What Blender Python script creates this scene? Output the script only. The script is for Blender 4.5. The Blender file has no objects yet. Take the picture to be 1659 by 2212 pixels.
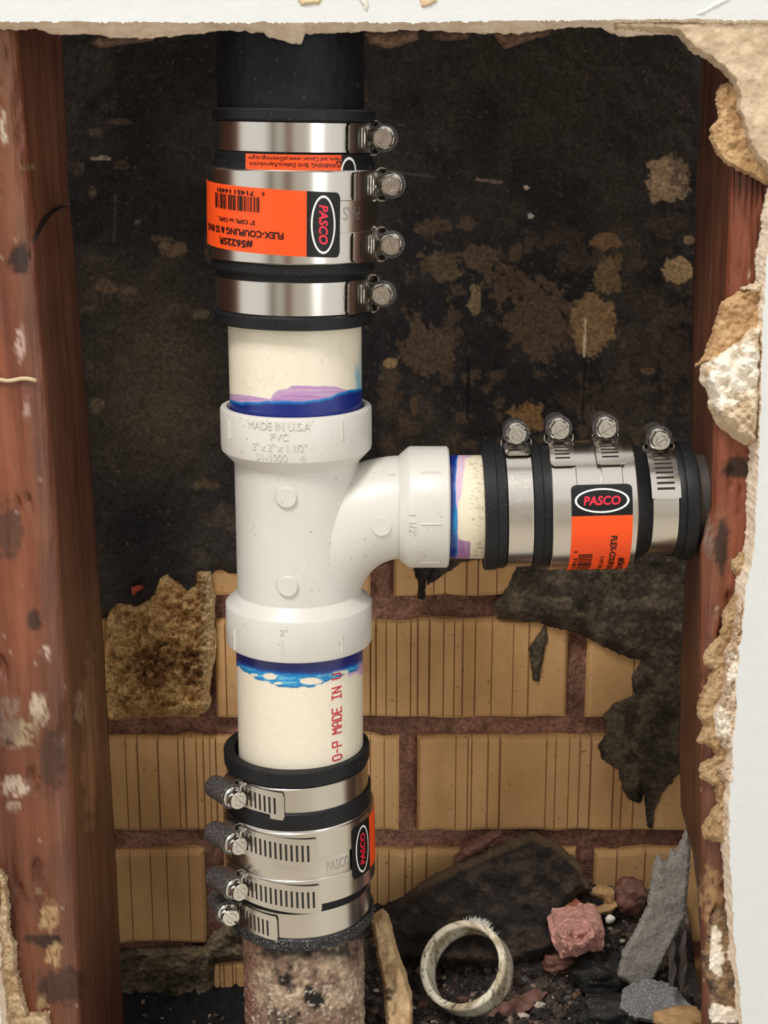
import bpy, bmesh, math, random
import numpy as np
from mathutils import Vector, Matrix, noise as mnoise

# ------------------------------------------------------------------ camera, light, exposure
S = bpy.context.scene
COL = S.collection
F = 3322.0                      # focal length in pixels of the 1659 x 2212 frame
TH = math.radians(14.5)         # camera looks down by this
CAMZ = 1.25
cd = bpy.data.cameras.new('camera'); cam = bpy.data.objects.new('camera', cd); COL.objects.link(cam)
cd.sensor_fit = 'HORIZONTAL'; cd.sensor_width = 36.0; cd.lens = F * 36.0 / 1659.0
cd.clip_start = 0.01; cd.clip_end = 50
cam.location = (0, 0, CAMZ); cam.rotation_euler = (math.pi / 2 - TH, 0, 0)
S.camera = cam
W = bpy.data.worlds.new('room_light'); S.world = W; W.use_nodes = True
bgn = W.node_tree.nodes['Background']
bgn.inputs[0].default_value = (1.0, 0.978, 0.945, 1); bgn.inputs[1].default_value = 0.98

def area(name, loc, target, sx, sy, power, col):
    l = bpy.data.lights.new(name, 'AREA'); l.shape = 'RECTANGLE'; l.size = sx; l.size_y = sy
    l.energy = power; l.color = col
    o = bpy.data.objects.new(name, l); COL.objects.link(o); o.location = loc
    o.rotation_euler = (Vector(target) - Vector(loc)).to_track_quat('-Z', 'Y').to_euler()
    return o
area('ceiling_lamp', (-0.45, -0.15, 2.45), (0, 0.7, 1.0), 0.36, 0.36, 20, (1.0, 0.955, 0.90))
area('reflection_light', (1.9, -1.9, 1.45), (0, 0.7, 1.0), 0.7, 1.2, 12, (0.93, 0.97, 1.0))  # unseen area light, added for reflections in the steel
S.view_settings.view_transform = 'Standard'; S.view_settings.look = 'None'
S.view_settings.gamma = 1.0; S.view_settings.use_curve_mapping = False
S.view_settings.exposure = 0.0

# ------------------------------------------------------------------ helpers
CT, ST = math.cos(TH), math.sin(TH)
def at(px, py, Y):
    """point at depth Y (metres beyond the camera) seen at pixel px, py"""
    u = (px - 829.5) / F; v = (1106.0 - py) / F
    t = Y / (CT + v * ST)
    return np.array([u * t, Y + 0 * t, CAMZ + t * (v * CT - ST)]) if np.isscalar(t) else np.stack([u * t, Y + 0 * t, CAMZ + t * (v * CT - ST)], -1)
def proj(P):
    x, y, z = P[..., 0], P[..., 1], P[..., 2] - CAMZ
    d = y * CT - z * ST; up = y * ST + z * CT
    return 829.5 + F * x / d, 1106.0 - F * up / d
def lin(r, g, b):
    f = lambda c: (c / 255) / 12.92 if c / 255 <= 0.04045 else ((c / 255 + 0.055) / 1.055) ** 2.4
    return np.array([f(r), f(g), f(b)])

def _hash(ix, iy, seed):
    h = (ix.astype(np.int64) * 374761393 + iy.astype(np.int64) * 668265263 + seed * 974711 + 1274126177) & 0xffffffff
    h = ((h ^ (h >> 13)) * 1274126177) & 0xffffffff
    h = ((h ^ (h >> 15)) * 2246822519) & 0xffffffff
    return ((h ^ (h >> 16)) & 0xffffff) / float(0xffffff)
def vn(x, y, seed=0):
    x = np.asarray(x, float); y = np.asarray(y, float)
    ix = np.floor(x); iy = np.floor(y); fx = x - ix; fy = y - iy
    fx = fx * fx * (3 - 2 * fx); fy = fy * fy * (3 - 2 * fy)
    a = _hash(ix, iy, seed); b = _hash(ix + 1, iy, seed); c = _hash(ix, iy + 1, seed); d = _hash(ix + 1, iy + 1, seed)
    return (a * (1 - fx) + b * fx) * (1 - fy) + (c * (1 - fx) + d * fx) * fy
def fbm(x, y, seed=0, o=4):
    s = 0; a = 0.5; t = 0
    for k in range(o):
        s = s + a * vn(x * 2 ** k, y * 2 ** k, seed + 17 * k); t += a; a *= 0.55
    return s / t
def sstep(a, b, x):
    t = np.clip((x - a) / (b - a), 0, 1); return t * t * (3 - 2 * t)
def mixc(c, d, f):
    f = np.asarray(f)[..., None]; return c * (1 - f) + d * f

def mk(name, V, Fc, mat, parent=None, smooth=True, cols=None, recenter=False, loc=None):
    V = np.asarray(V, float).reshape(-1, 3)
    off = np.zeros(3)
    if recenter:
        off = np.array([(V[:, 0].min() + V[:, 0].max()) / 2, (V[:, 1].min() + V[:, 1].max()) / 2, V[:, 2].min()])
    me = bpy.data.meshes.new(name)
    me.from_pydata((V - off).tolist(), [], [list(map(int, f)) for f in Fc])
    if cols is not None:
        ca = me.color_attributes.new('Col', 'FLOAT_COLOR', 'POINT')
        c4 = np.ones((len(V), 4)); c4[:, :3] = np.asarray(cols).reshape(-1, 3)
        ca.data.foreach_set('color', c4.ravel())
    if smooth: me.polygons.foreach_set('use_smooth', [True] * len(me.polygons))
    me.update()
    o = bpy.data.objects.new(name, me); COL.objects.link(o)
    if mat: me.materials.append(mat)
    if parent: o.parent = parent
    o.location = off if loc is None else loc
    return o
def auto(o, deg=35):
    me = o.data
    bm = bmesh.new(); bm.from_mesh(me); bmesh.ops.recalc_face_normals(bm, faces=bm.faces)
    lim = math.radians(deg)
    for e in bm.edges:
        e.smooth = not (len(e.link_faces) == 2 and e.calc_face_angle(0) > lim)
    for f in bm.faces: f.smooth = True
    bm.to_mesh(me); bm.free(); return o
def tag(o, label, cat, group=None):
    o['label'] = label; o['category'] = cat
    if group: o['group'] = group
    return o
def thing(name, label, cat, loc, rot=(0, 0, 0), group=None):
    o = bpy.data.objects.new(name, None); COL.objects.link(o); o.location = loc; o.rotation_euler = rot
    o.empty_display_size = 0.01
    return tag(o, label, cat, group)
def lathe(prof, n=128, close=True):
    """prof: list of (r, z); front (angle 0) faces -Y"""
    V = []; Fc = []; m = len(prof)
    a = np.arange(n) * 2 * math.pi / n
    for r, z in prof:
        V.append(np.stack([r * np.sin(a), -r * np.cos(a), np.full(n, z)], -1))
    V = np.concatenate(V)
    for i in range(m - 1 + (1 if close else 0)):
        i2 = (i + 1) % m
        for j in range(n):
            j2 = (j + 1) % n
            Fc.append((i * n + j, i * n + j2, i2 * n + j2, i2 * n + j))
    return V, Fc
def shell(us, vs, mask, fn, h0, h1):
    """cells of a u/v grid where mask is true, given thickness h0..h1 by fn(u, v, h)"""
    nu, nv = len(us), len(vs)
    U, Vv = np.meshgrid(us, vs, indexing='ij')
    top = fn(U, Vv, h1).reshape(-1, 3); bot = fn(U, Vv, h0).reshape(-1, 3)
    V = np.concatenate([top, bot]); N = nu * nv; Fc = []
    idx = lambda i, j: i * nv + j
    g = lambda i, j: 0 <= i < nu - 1 and 0 <= j < nv - 1 and mask[i, j]
    for i in range(nu - 1):
        for j in range(nv - 1):
            if not mask[i, j]: continue
            a, b, c, d = idx(i, j), idx(i + 1, j), idx(i + 1, j + 1), idx(i, j + 1)
            Fc.append((a, b, c, d)); Fc.append((a + N, d + N, c + N, b + N))
            if not g(i, j - 1): Fc.append((a, a + N, b + N, b))
            if not g(i + 1, j): Fc.append((b, b + N, c + N, c))
            if not g(i, j + 1): Fc.append((c, c + N, d + N, d))
            if not g(i - 1, j): Fc.append((d, d + N, a + N, a))
    used = sorted({k for f in Fc for k in f}); mp = {k: q for q, k in enumerate(used)}
    return V[used], [tuple(mp[k] for k in f) for f in Fc]
def boxv(cx, cy, cz, sx, sy, sz):
    x, y, z = sx / 2, sy / 2, sz / 2
    V = [(cx + i * x, cy + j * y, cz + k * z) for i in (-1, 1) for j in (-1, 1) for k in (-1, 1)]
    Fc = [(0, 1, 3, 2), (4, 6, 7, 5), (0, 4, 5, 1), (2, 3, 7, 6), (0, 2, 6, 4), (1, 5, 7, 3)]
    return V, Fc
class MB:
    def __init__(s): s.V = []; s.F = []
    def add(s, V, Fc):
        n = len(s.V); s.V += [tuple(v) for v in V]; s.F += [tuple(k + n for k in f) for f in Fc]; return s

# polygon tools in pixel space
def poly_dist(poly, X, Y):
    P = np.array(poly, float); ins = np.zeros(X.shape, bool); d2 = np.full(X.shape, 1e18)
    n = len(P)
    for i in range(n):
        x1, y1 = P[i]; x2, y2 = P[(i + 1) % n]
        c = ((y1 > Y) != (y2 > Y)) & (X < (x2 - x1) * (Y - y1) / ((y2 - y1) if y2 != y1 else 1e-9) + x1)
        ins ^= c
        dx, dy = x2 - x1, y2 - y1; L = dx * dx + dy * dy + 1e-9
        t = np.clip(((X - x1) * dx + (Y - y1) * dy) / L, 0, 1)
        d2 = np.minimum(d2, (X - x1 - t * dx) ** 2 + (Y - y1 - t * dy) ** 2)
    d = np.sqrt(d2); return np.where(ins, d, -d)
def patch(name, poly, Yf, thick, mat, colfn, parent=None, step=3.0, edge=14.0, rough=5.0, rscale=14.0, bump=0.3, bscale=18.0, seed=1, lip=0.25, back=0.0):
    """a lumpy piece with the given outline (pixels) standing at depth Yf, thick metres towards the room"""
    P = np.array(poly, float); m = rough * 1.5 + 2
    xs = np.arange(P[:, 0].min() - m, P[:, 0].max() + m, step); ys = np.arange(P[:, 1].min() - m, P[:, 1].max() + m, step)
    X, Y = np.meshgrid(xs, ys, indexing='ij')
    d = poly_dist(poly, X, Y) + rough * 2 * (fbm(X / rscale, Y / rscale, seed, 4) - 0.5)
    inside = d > 0
    c0 = inside[:-1, :-1] & inside[1:, :-1] & inside[1:, 1:] & inside[:-1, 1:]
    cnt = np.zeros(X.shape); cnt[:-1, :-1] += c0; cnt[1:, :-1] += c0; cnt[1:, 1:] += c0; cnt[:-1, 1:] += c0
    rim = (cnt > 0) & (cnt < 4)
    gx, gy = np.gradient(d, step); g2 = gx * gx + gy * gy + 1e-3; k_ = np.clip(d / g2, -step * 1.3, step * 1.3) * rim
    m_ = np.maximum(1, np.hypot(gx * k_, gy * k_) / (step * 1.2)); X = X - gx * k_ / m_; Y = Y - gy * k_ / m_
    YF = Yf(X, Y) if callable(Yf) else np.full(X.shape, Yf)
    h = thick * (lip + (1 - lip) * sstep(0, edge, d)) * (1 - bump + 2 * bump * fbm(X / bscale, Y / bscale, seed + 5, 5))
    h = h * np.where(d > 0, 1, 0.3) * np.where(rim, .8, 1)
    top = at(X, Y, YF - h); base = at(X, Y, YF + back)
    # keep the base exactly behind in world space, not along the view ray
    base = top.copy(); base[..., 1] = YF + back
    nx, ny = X.shape; N = nx * ny
    cell = inside[:-1, :-1] & inside[1:, :-1] & inside[1:, 1:] & inside[:-1, 1:]
    I, J = np.nonzero(cell)
    idx = lambda i, j: i * ny + j
    Fc = list(zip(idx(I, J), idx(I, J + 1), idx(I + 1, J + 1), idx(I + 1, J)))
    pad = np.zeros((nx + 1, ny + 1), bool); pad[1:-1, 1:-1] = cell
    for (di, dj, a, b) in ((0, -1, (0, 0), (1, 0)), (1, 0, (1, 0), (1, 1)), (0, 1, (1, 1), (0, 1)), (-1, 0, (0, 1), (0, 0))):
        q = cell & ~pad[1 + di:nx + di, 1 + dj:ny + dj]
        I2, J2 = np.nonzero(q)
        A = idx(I2 + a[0], J2 + a[1]); B = idx(I2 + b[0], J2 + b[1])
        Fc += list(zip(A, B, B + N, A + N))
    C = colfn(X, Y, d)
    V = np.concatenate([top.reshape(-1, 3), base.reshape(-1, 3)]); C = np.concatenate([C.reshape(-1, 3)] * 2)
    used = np.unique(np.array([k for f in Fc for k in f])); mp = np.full(len(V), -1); mp[used] = np.arange(len(used))
    Fc = mp[np.array(Fc)]
    return mk(name, V[used], Fc, mat, parent, True, C[used], recenter=parent is None)

# ------------------------------------------------------------------ materials
def newmat(name):
    m = bpy.data.materials.new(name); m.use_nodes = True
    nt = m.node_tree; return m, nt, nt.nodes['Principled BSDF']
def bump_node(nt, b, scale, strength, dist=0.001, detail=6, stretch=(1, 1, 1), rough=0.6):
    tc = nt.nodes.new('ShaderNodeTexCoord'); mp = nt.nodes.new('ShaderNodeMapping'); mp.inputs['Scale'].default_value = stretch
    n = nt.nodes.new('ShaderNodeTexNoise'); n.inputs['Scale'].default_value = scale; n.inputs['Detail'].default_value = detail
    n.inputs['Roughness'].default_value = rough
    bp = nt.nodes.new('ShaderNodeBump'); bp.inputs['Strength'].default_value = strength; bp.inputs['Distance'].default_value = dist
    nt.links.new(tc.outputs['Object'], mp.inputs[0]); nt.links.new(mp.outputs[0], n.inputs['Vector'])
    nt.links.new(n.outputs[0], bp.inputs['Height']); nt.links.new(bp.outputs[0], b.inputs['Normal'])
    return mp, n
def mixrgb(nt, typ='MIX', fac=0.5):
    n = nt.nodes.new('ShaderNodeMix'); n.data_type = 'RGBA'; n.blend_type = typ; n.inputs[0].default_value = fac
    return n, n.inputs[6], n.inputs[7], n.outputs[2]
def ramp(nt, stops):
    r = nt.nodes.new('ShaderNodeValToRGB'); e = r.color_ramp.elements
    while len(e) < len(stops): e.new(0.5)
    for k, (p, c) in enumerate(stops):
        e[k].position = p; e[k].color = tuple(c) + (1,) if len(c) == 3 else c
    return r
def mat_vcol(name, rough=0.8, nscale=400, amt=0.35, bs=300, bst=0.4, dist=0.001, spec=0.3, stretch=(1, 1, 1)):
    m, nt, b = newmat(name)
    at_ = nt.nodes.new('ShaderNodeVertexColor'); at_.layer_name = 'Col'
    mp, n = bump_node(nt, b, bs, bst, dist, stretch=stretch)
    n2 = nt.nodes.new('ShaderNodeTexNoise'); n2.inputs['Scale'].default_value = nscale; n2.inputs['Detail'].default_value = 5
    nt.links.new(mp.outputs[0], n2.inputs['Vector'])
    r = ramp(nt, [(0.3, (1 - amt,) * 3), (0.7, (1 + amt * 0.6,) * 3)])
    nt.links.new(n2.outputs[0], r.inputs[0])
    mx, A, B, O = mixrgb(nt, 'MULTIPLY', 1.0)
    nt.links.new(at_.outputs[0], A); nt.links.new(r.outputs[0], B); nt.links.new(O, b.inputs['Base Color'])
    b.inputs['Roughness'].default_value = rough; b.inputs['Specular IOR Level'].default_value = spec
    return m
def mat_plain(name, col, rough=0.5, metal=0.0, bs=0, bst=0.2, spec=0.5, var=0.0, vscale=200, dist=0.0005, stretch=(1, 1, 1)):
    m, nt, b = newmat(name)
    b.inputs['Base Color'].default_value = tuple(col) + (1,); b.inputs['Roughness'].default_value = rough
    b.inputs['Metallic'].default_value = metal; b.inputs['Specular IOR Level'].default_value = spec
    if bs: bump_node(nt, b, bs, bst, dist, stretch=stretch)
    if var:
        tc = nt.nodes.new('ShaderNodeTexCoord'); mp = nt.nodes.new('ShaderNodeMapping'); mp.inputs['Scale'].default_value = stretch
        n = nt.nodes.new('ShaderNodeTexNoise'); n.inputs['Scale'].default_value = vscale; n.inputs['Detail'].default_value = 6
        c = np.array(col); r = ramp(nt, [(0.3, tuple(c * (1 - var))), (0.7, tuple(np.minimum(c * (1 + var), 1)))])
        nt.links.new(tc.outputs['Object'], mp.inputs[0]); nt.links.new(mp.outputs[0], n.inputs['Vector'])
        nt.links.new(n.outputs[0], r.inputs[0]); nt.links.new(r.outputs[0], b.inputs['Base Color'])
    return m
def mat_specks(name, col, speck, lo, hi, sscale, rough, bs, bst, var=0.2, spec=0.4, dist=0.0004):
    """plain colour with fine dust specks"""
    m, nt, b = newmat(name)
    mp, n = bump_node(nt, b, bs, bst, dist)
    c = np.array(col)
    n1 = nt.nodes.new('ShaderNodeTexNoise'); n1.inputs['Scale'].default_value = 90; n1.inputs['Detail'].default_value = 5
    nt.links.new(mp.outputs[0], n1.inputs['Vector'])
    r1 = ramp(nt, [(0.3, tuple(c * (1 - var))), (0.7, tuple(c * (1 + var)))]); nt.links.new(n1.outputs[0], r1.inputs[0])
    n2 = nt.nodes.new('ShaderNodeTexNoise'); n2.inputs['Scale'].default_value = sscale; n2.inputs['Detail'].default_value = 2
    nt.links.new(mp.outputs[0], n2.inputs['Vector'])
    r2 = ramp(nt, [(lo, (0, 0, 0)), (hi, (1, 1, 1))]); nt.links.new(n2.outputs[0], r2.inputs[0])
    mx, A, B, O = mixrgb(nt); nt.links.new(r2.outputs[0], mx.inputs[0]); nt.links.new(r1.outputs[0], A)
    B.default_value = tuple(speck) + (1,); nt.links.new(O, b.inputs['Base Color'])
    b.inputs['Roughness'].default_value = rough; b.inputs['Specular IOR Level'].default_value = spec
    return m

M = {}
M['parging'] = mat_vcol('sooty_parging', 0.75, 500, 0.45, 350, 0.5, 0.0012, 0.25)
M['mortar'] = mat_vcol('old_mortar', 0.95, 420, 0.5, 420, 1.0, 0.0025, 0.15)
M['plaster'] = mat_vcol('gypsum_plaster', 0.95, 900, 0.06, 420, 0.35, 0.0006, 0.1)
M['paper'] = mat_vcol('torn_paper', 0.95, 700, 0.12, 380, 0.4, 0.0006, 0.1, (1, 1, 0.6))
M['rubble'] = mat_vcol('rubble', 0.85, 700, 0.5, 500, 0.7, 0.0015, 0.3)
M['pvc_pipe'] = mat_vcol('pvc_pipe', 0.28, 300, 0.04, 900, 0.02, 0.0003, 0.5)
M['iron_rust'] = mat_vcol('weathered_iron', 0.8, 420, 0.5, 260, 0.7, 0.0015, 0.3)
M['steel'] = mat_plain('stainless_steel', (0.62, 0.585, 0.53), 0.22, 1.0, 900, 0.03, dist=0.0002, stretch=(1, 1, 0.08))
M['steel_bright'] = mat_plain('bright_screw_steel', (0.66, 0.63, 0.57), 0.24, 1.0, 700, 0.10, dist=0.0003)
M['steel_dusty'] = mat_specks('dusty_dark_housing', (0.045, 0.039, 0.037), (0.26, 0.25, 0.24), 0.56, 0.72, 1900, 0.34, 700, 0.6, spec=0.6)
M['gap_shade'] = mat_plain('slot_shade', (0.035, 0.032, 0.028), 0.6, 0, spec=0.3)  # near-black colour standing in for shade inside the clamp slots
M['thread'] = mat_plain('screw_thread', (0.16, 0.15, 0.14), 0.35, 1.0)
M['rubber'] = mat_specks('black_rubber', (0.0085, 0.009, 0.0105), (0.12, 0.12, 0.125), 0.69, 0.75, 1100, 0.50, 900, 0.08, spec=0.28)
M['rubber_dust'] = mat_specks('dusty_black_rubber', (0.010, 0.010, 0.011), (0.36, 0.35, 0.34), 0.55, 0.74, 1700, 0.5, 900, 0.4, spec=0.3)
M['black_iron'] = mat_specks('black_iron_pipe', (0.005, 0.006, 0.009), (0.045, 0.045, 0.05), 0.66, 0.75, 500, 0.55, 120, 0.25, spec=0.25)
M['brown_iron'] = mat_plain('dark_brown_pipe', (0.055, 0.043, 0.036), 0.55, 0, 300, 0.3, var=0.35, vscale=120)
M['orange'] = mat_plain('orange_label', (0.92, 0.085, 0.012), 0.42, 0, 200, 0.06, spec=0.35)
M['black'] = mat_plain('black_print', (0.006, 0.006, 0.0065), 0.4, spec=0.3)
M['white_print'] = mat_plain('white_print', (0.82, 0.82, 0.80), 0.45)
M['red_print'] = mat_plain('red_print', (0.80, 0.012, 0.045), 0.45)
M['red_ink'] = mat_plain('red_ink', (0.55, 0.012, 0.03), 0.5)
M['etch'] = mat_plain('etched_mark', (0.46, 0.43, 0.39), 0.4, 1.0)
M['pink'] = mat_plain('pink_mortar_lump', (0.56, 0.285, 0.235), 0.95, 0, 420, 0.9, var=0.35, vscale=330, dist=0.0016)
M['felt'] = mat_specks('grey_felt', (0.20, 0.18, 0.155), (0.36, 0.34, 0.31), 0.46, 0.68, 1700, 0.95, 900, 0.6)
M['greyrock'] = mat_specks('grey_grit', (0.12, 0.12, 0.122), (0.42, 0.42, 0.42), 0.52, 0.70, 1800, 0.8, 700, 0.6)
M['darkrock'] = mat_specks('dark_tar', (0.012, 0.011, 0.010), (0.16, 0.14, 0.12), 0.62, 0.74, 900, 0.7, 400, 0.8)
M['terracotta'] = mat_plain('terracotta', (0.30, 0.10, 0.055), 0.9, 0, 350, 0.7, var=0.45, vscale=250)
M['tanpiece'] = mat_plain('tan_fragment', (0.36, 0.22, 0.095), 0.85, 0, 300, 0.5, var=0.25, vscale=150)
M['redbrown'] = mat_plain('rusty_brown_shard', (0.15, 0.065, 0.045), 0.6, 0, 400, 0.8, var=0.4, vscale=300)
M['whitebit'] = mat_plain('white_crumb', (0.7, 0.68, 0.62), 0.9, 0, 500, 0.5)
M['fibre'] = mat_plain('pale_fibre', (0.55, 0.43, 0.27), 0.9)
M['orangebit'] = mat_plain('red_orange_crumb', (0.42, 0.07, 0.03), 0.9, 0, 400, 0.6)

def fitting_mat():
    m, nt, b = newmat('white_pvc_fitting')
    mp, n = bump_node(nt, b, 1100, 0.03, 0.0003)
    n2 = nt.nodes.new('ShaderNodeTexNoise'); n2.inputs['Scale'].default_value = 520; n2.inputs['Detail'].default_value = 3
    nt.links.new(mp.outputs[0], n2.inputs['Vector'])
    r = ramp(nt, [(0.66, (0.655, 0.635, 0.585)), (0.76, (0.36, 0.34, 0.30))]); nt.links.new(n2.outputs[0], r.inputs[0])
    n3 = nt.nodes.new('ShaderNodeTexNoise'); n3.inputs['Scale'].default_value = 26; n3.inputs['Detail'].default_value = 4
    nt.links.new(mp.outputs[0], n3.inputs['Vector'])
    r3 = ramp(nt, [(0.40, (1, 1, 1)), (0.75, (0.88, 0.87, 0.85))]); nt.links.new(n3.outputs[0], r3.inputs[0])
    mx, A, B, O = mixrgb(nt, 'MULTIPLY', 1.0); nt.links.new(r.outputs[0], A); nt.links.new(r3.outputs[0], B)
    nt.links.new(O, b.inputs['Base Color']); b.inputs['Roughness'].default_value = 0.36; b.inputs['Specular IOR Level'].default_value = 0.5
    return m
M['fitting'] = fitting_mat()

def paint_mat():
    m, nt, b = newmat('white_wall_paint')
    b.inputs['Base Color'].default_value = (0.67, 0.69, 0.68, 1); b.inputs['Roughness'].default_value = 0.32
    bump_node(nt, b, 90, 0.35, 0.0015, 6)
    return m
M['paint'] = paint_mat()

def wood_mat(name, dark, mid, light, rough, ribs=0.0):
    m, nt, b = newmat(name)
    tc = nt.nodes.new('ShaderNodeTexCoord')
    mp = nt.nodes.new('ShaderNodeMapping'); mp.inputs['Scale'].default_value = (1, 1, 0.045)
    nt.links.new(tc.outputs['Object'], mp.inputs[0])
    n = nt.nodes.new('ShaderNodeTexNoise'); n.inputs['Scale'].default_value = 130; n.inputs['Detail'].default_value = 7; n.inputs['Roughness'].default_value = 0.62
    n.inputs['Distortion'].default_value = 0.5
    nt.links.new(mp.outputs[0], n.inputs['Vector'])
    r = ramp(nt, [(0.28, dark), (0.5, mid), (0.74, light)]); nt.links.new(n.outputs[0], r.inputs[0])
    n2 = nt.nodes.new('ShaderNodeTexNoise'); n2.inputs['Scale'].default_value = 17; n2.inputs['Detail'].default_value = 5
    nt.links.new(tc.outputs['Object'], n2.inputs['Vector'])
    r2 = ramp(nt, [(0.3, (0.62, 0.58, 0.56)), (0.7, (1.15, 1.1, 1.05))]); nt.links.new(n2.outputs[0], r2.inputs[0])
    mx, A, B, O = mixrgb(nt, 'MULTIPLY', 1.0); nt.links.new(r.outputs[0], A); nt.links.new(r2.outputs[0], B)
    vc = nt.nodes.new('ShaderNodeVertexColor'); vc.layer_name = 'Col'
    mx2, A2, B2, O2 = mixrgb(nt, 'MULTIPLY', 1.0); nt.links.new(O, A2); nt.links.new(vc.outputs[0], B2)
    nt.links.new(O2, b.inputs['Base Color'])
    bp = nt.nodes.new('ShaderNodeBump'); bp.inputs['Strength'].default_value = 0.8; bp.inputs['Distance'].default_value = 0.0022
    mf = nt.nodes.new('ShaderNodeMapping'); mf.inputs['Scale'].default_value = (1, 1, 0.3); nt.links.new(tc.outputs['Object'], mf.inputs[0])
    nf = nt.nodes.new('ShaderNodeTexNoise'); nf.inputs['Scale'].default_value = 420; nf.inputs['Detail'].default_value = 4; nt.links.new(mf.outputs[0], nf.inputs['Vector'])
    sm = nt.nodes.new('ShaderNodeMath'); sm.operation = 'MULTIPLY_ADD'; sm.inputs[1].default_value = 0.35
    nt.links.new(nf.outputs[0], sm.inputs[0]); nt.links.new(n.outputs[0], sm.inputs[2]); nt.links.new(sm.outputs[0], bp.inputs['Height']); nt.links.new(bp.outputs[0], b.inputs['Normal'])
    b.inputs['Roughness'].default_value = rough; b.inputs['Specular IOR Level'].default_value = 0.45
    return m
M['wood'] = wood_mat('reddish_stud_wood', (0.075, 0.026, 0.016), (0.138, 0.056, 0.032), (0.205, 0.092, 0.053), 0.40)
M['pine'] = mat_vcol('pale_slab', 0.85, 260, 0.25, 300, 0.5, 0.001, 0.2)

def brick_mat():
    m, nt, b = newmat('yellow_brick')
    tc = nt.nodes.new('ShaderNodeTexCoord'); oi = nt.nodes.new('ShaderNodeObjectInfo')
    ad = nt.nodes.new('ShaderNodeVectorMath'); ad.operation = 'ADD'
    nt.links.new(tc.outputs['Object'], ad.inputs[0]); nt.links.new(oi.outputs['Location'], ad.inputs[1])
    def nz(scale, detail, stretch=None):
        n = nt.nodes.new('ShaderNodeTexNoise'); n.inputs['Scale'].default_value = scale; n.inputs['Detail'].default_value = detail
        if stretch:
            mp = nt.nodes.new('ShaderNodeMapping'); mp.inputs['Scale'].default_value = stretch
            nt.links.new(ad.outputs[0], mp.inputs[0]); nt.links.new(mp.outputs[0], n.inputs['Vector'])
        else: nt.links.new(ad.outputs[0], n.inputs['Vector'])
        return n
    base = nz(45, 6, (1, 1, 0.35)); r = ramp(nt, [(0.25, (0.58, 0.33, 0.14)), (0.5, (0.74, 0.445, 0.20)), (0.75, (0.80, 0.50, 0.24))])
    nt.links.new(base.outputs[0], r.inputs[0])
    sp = nz(330, 3); rs = ramp(nt, [(0.64, (1, 1, 1)), (0.76, (0.38, 0.30, 0.24))]); nt.links.new(sp.outputs[0], rs.inputs[0])
    st = nz(12, 5); rt = ramp(nt, [(0.35, (0.72, 0.70, 0.68)), (0.6, (1, 1, 1))]); nt.links.new(st.outputs[0], rt.inputs[0])
    mx, A, B, O = mixrgb(nt, 'MULTIPLY', 1.0); nt.links.new(r.outputs[0], A); nt.links.new(rs.outputs[0], B)
    mx2, A2, B2, O2 = mixrgb(nt, 'MULTIPLY', 1.0); nt.links.new(O, A2); nt.links.new(rt.outputs[0], B2)
    vc = nt.nodes.new('ShaderNodeVertexColor'); vc.layer_name = 'Col'
    mx3, A3, B3, O3 = mixrgb(nt, 'MULTIPLY', 1.0); nt.links.new(O2, A3); nt.links.new(vc.outputs[0], B3)
    nt.links.new(O3, b.inputs['Base Color'])
    bn = nz(380, 5); bp = nt.nodes.new('ShaderNodeBump'); bp.inputs['Strength'].default_value = 0.35; bp.inputs['Distance'].default_value = 0.001
    nt.links.new(bn.outputs[0], bp.inputs['Height']); nt.links.new(bp.outputs[0], b.inputs['Normal'])
    b.inputs['Roughness'].default_value = 0.85; b.inputs['Specular IOR Level'].default_value = 0.2
    return m
M['brick'] = brick_mat()

YW = 0.815       # face of the bricks
YP = 0.694       # plane of the pipe axes
YS = 0.660       # front of the studs
YD = 0.645       # painted face of the plasterboard
YSB = 0.744      # back of the studs
random.seed(4); rng = np.random.default_rng(7)

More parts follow.
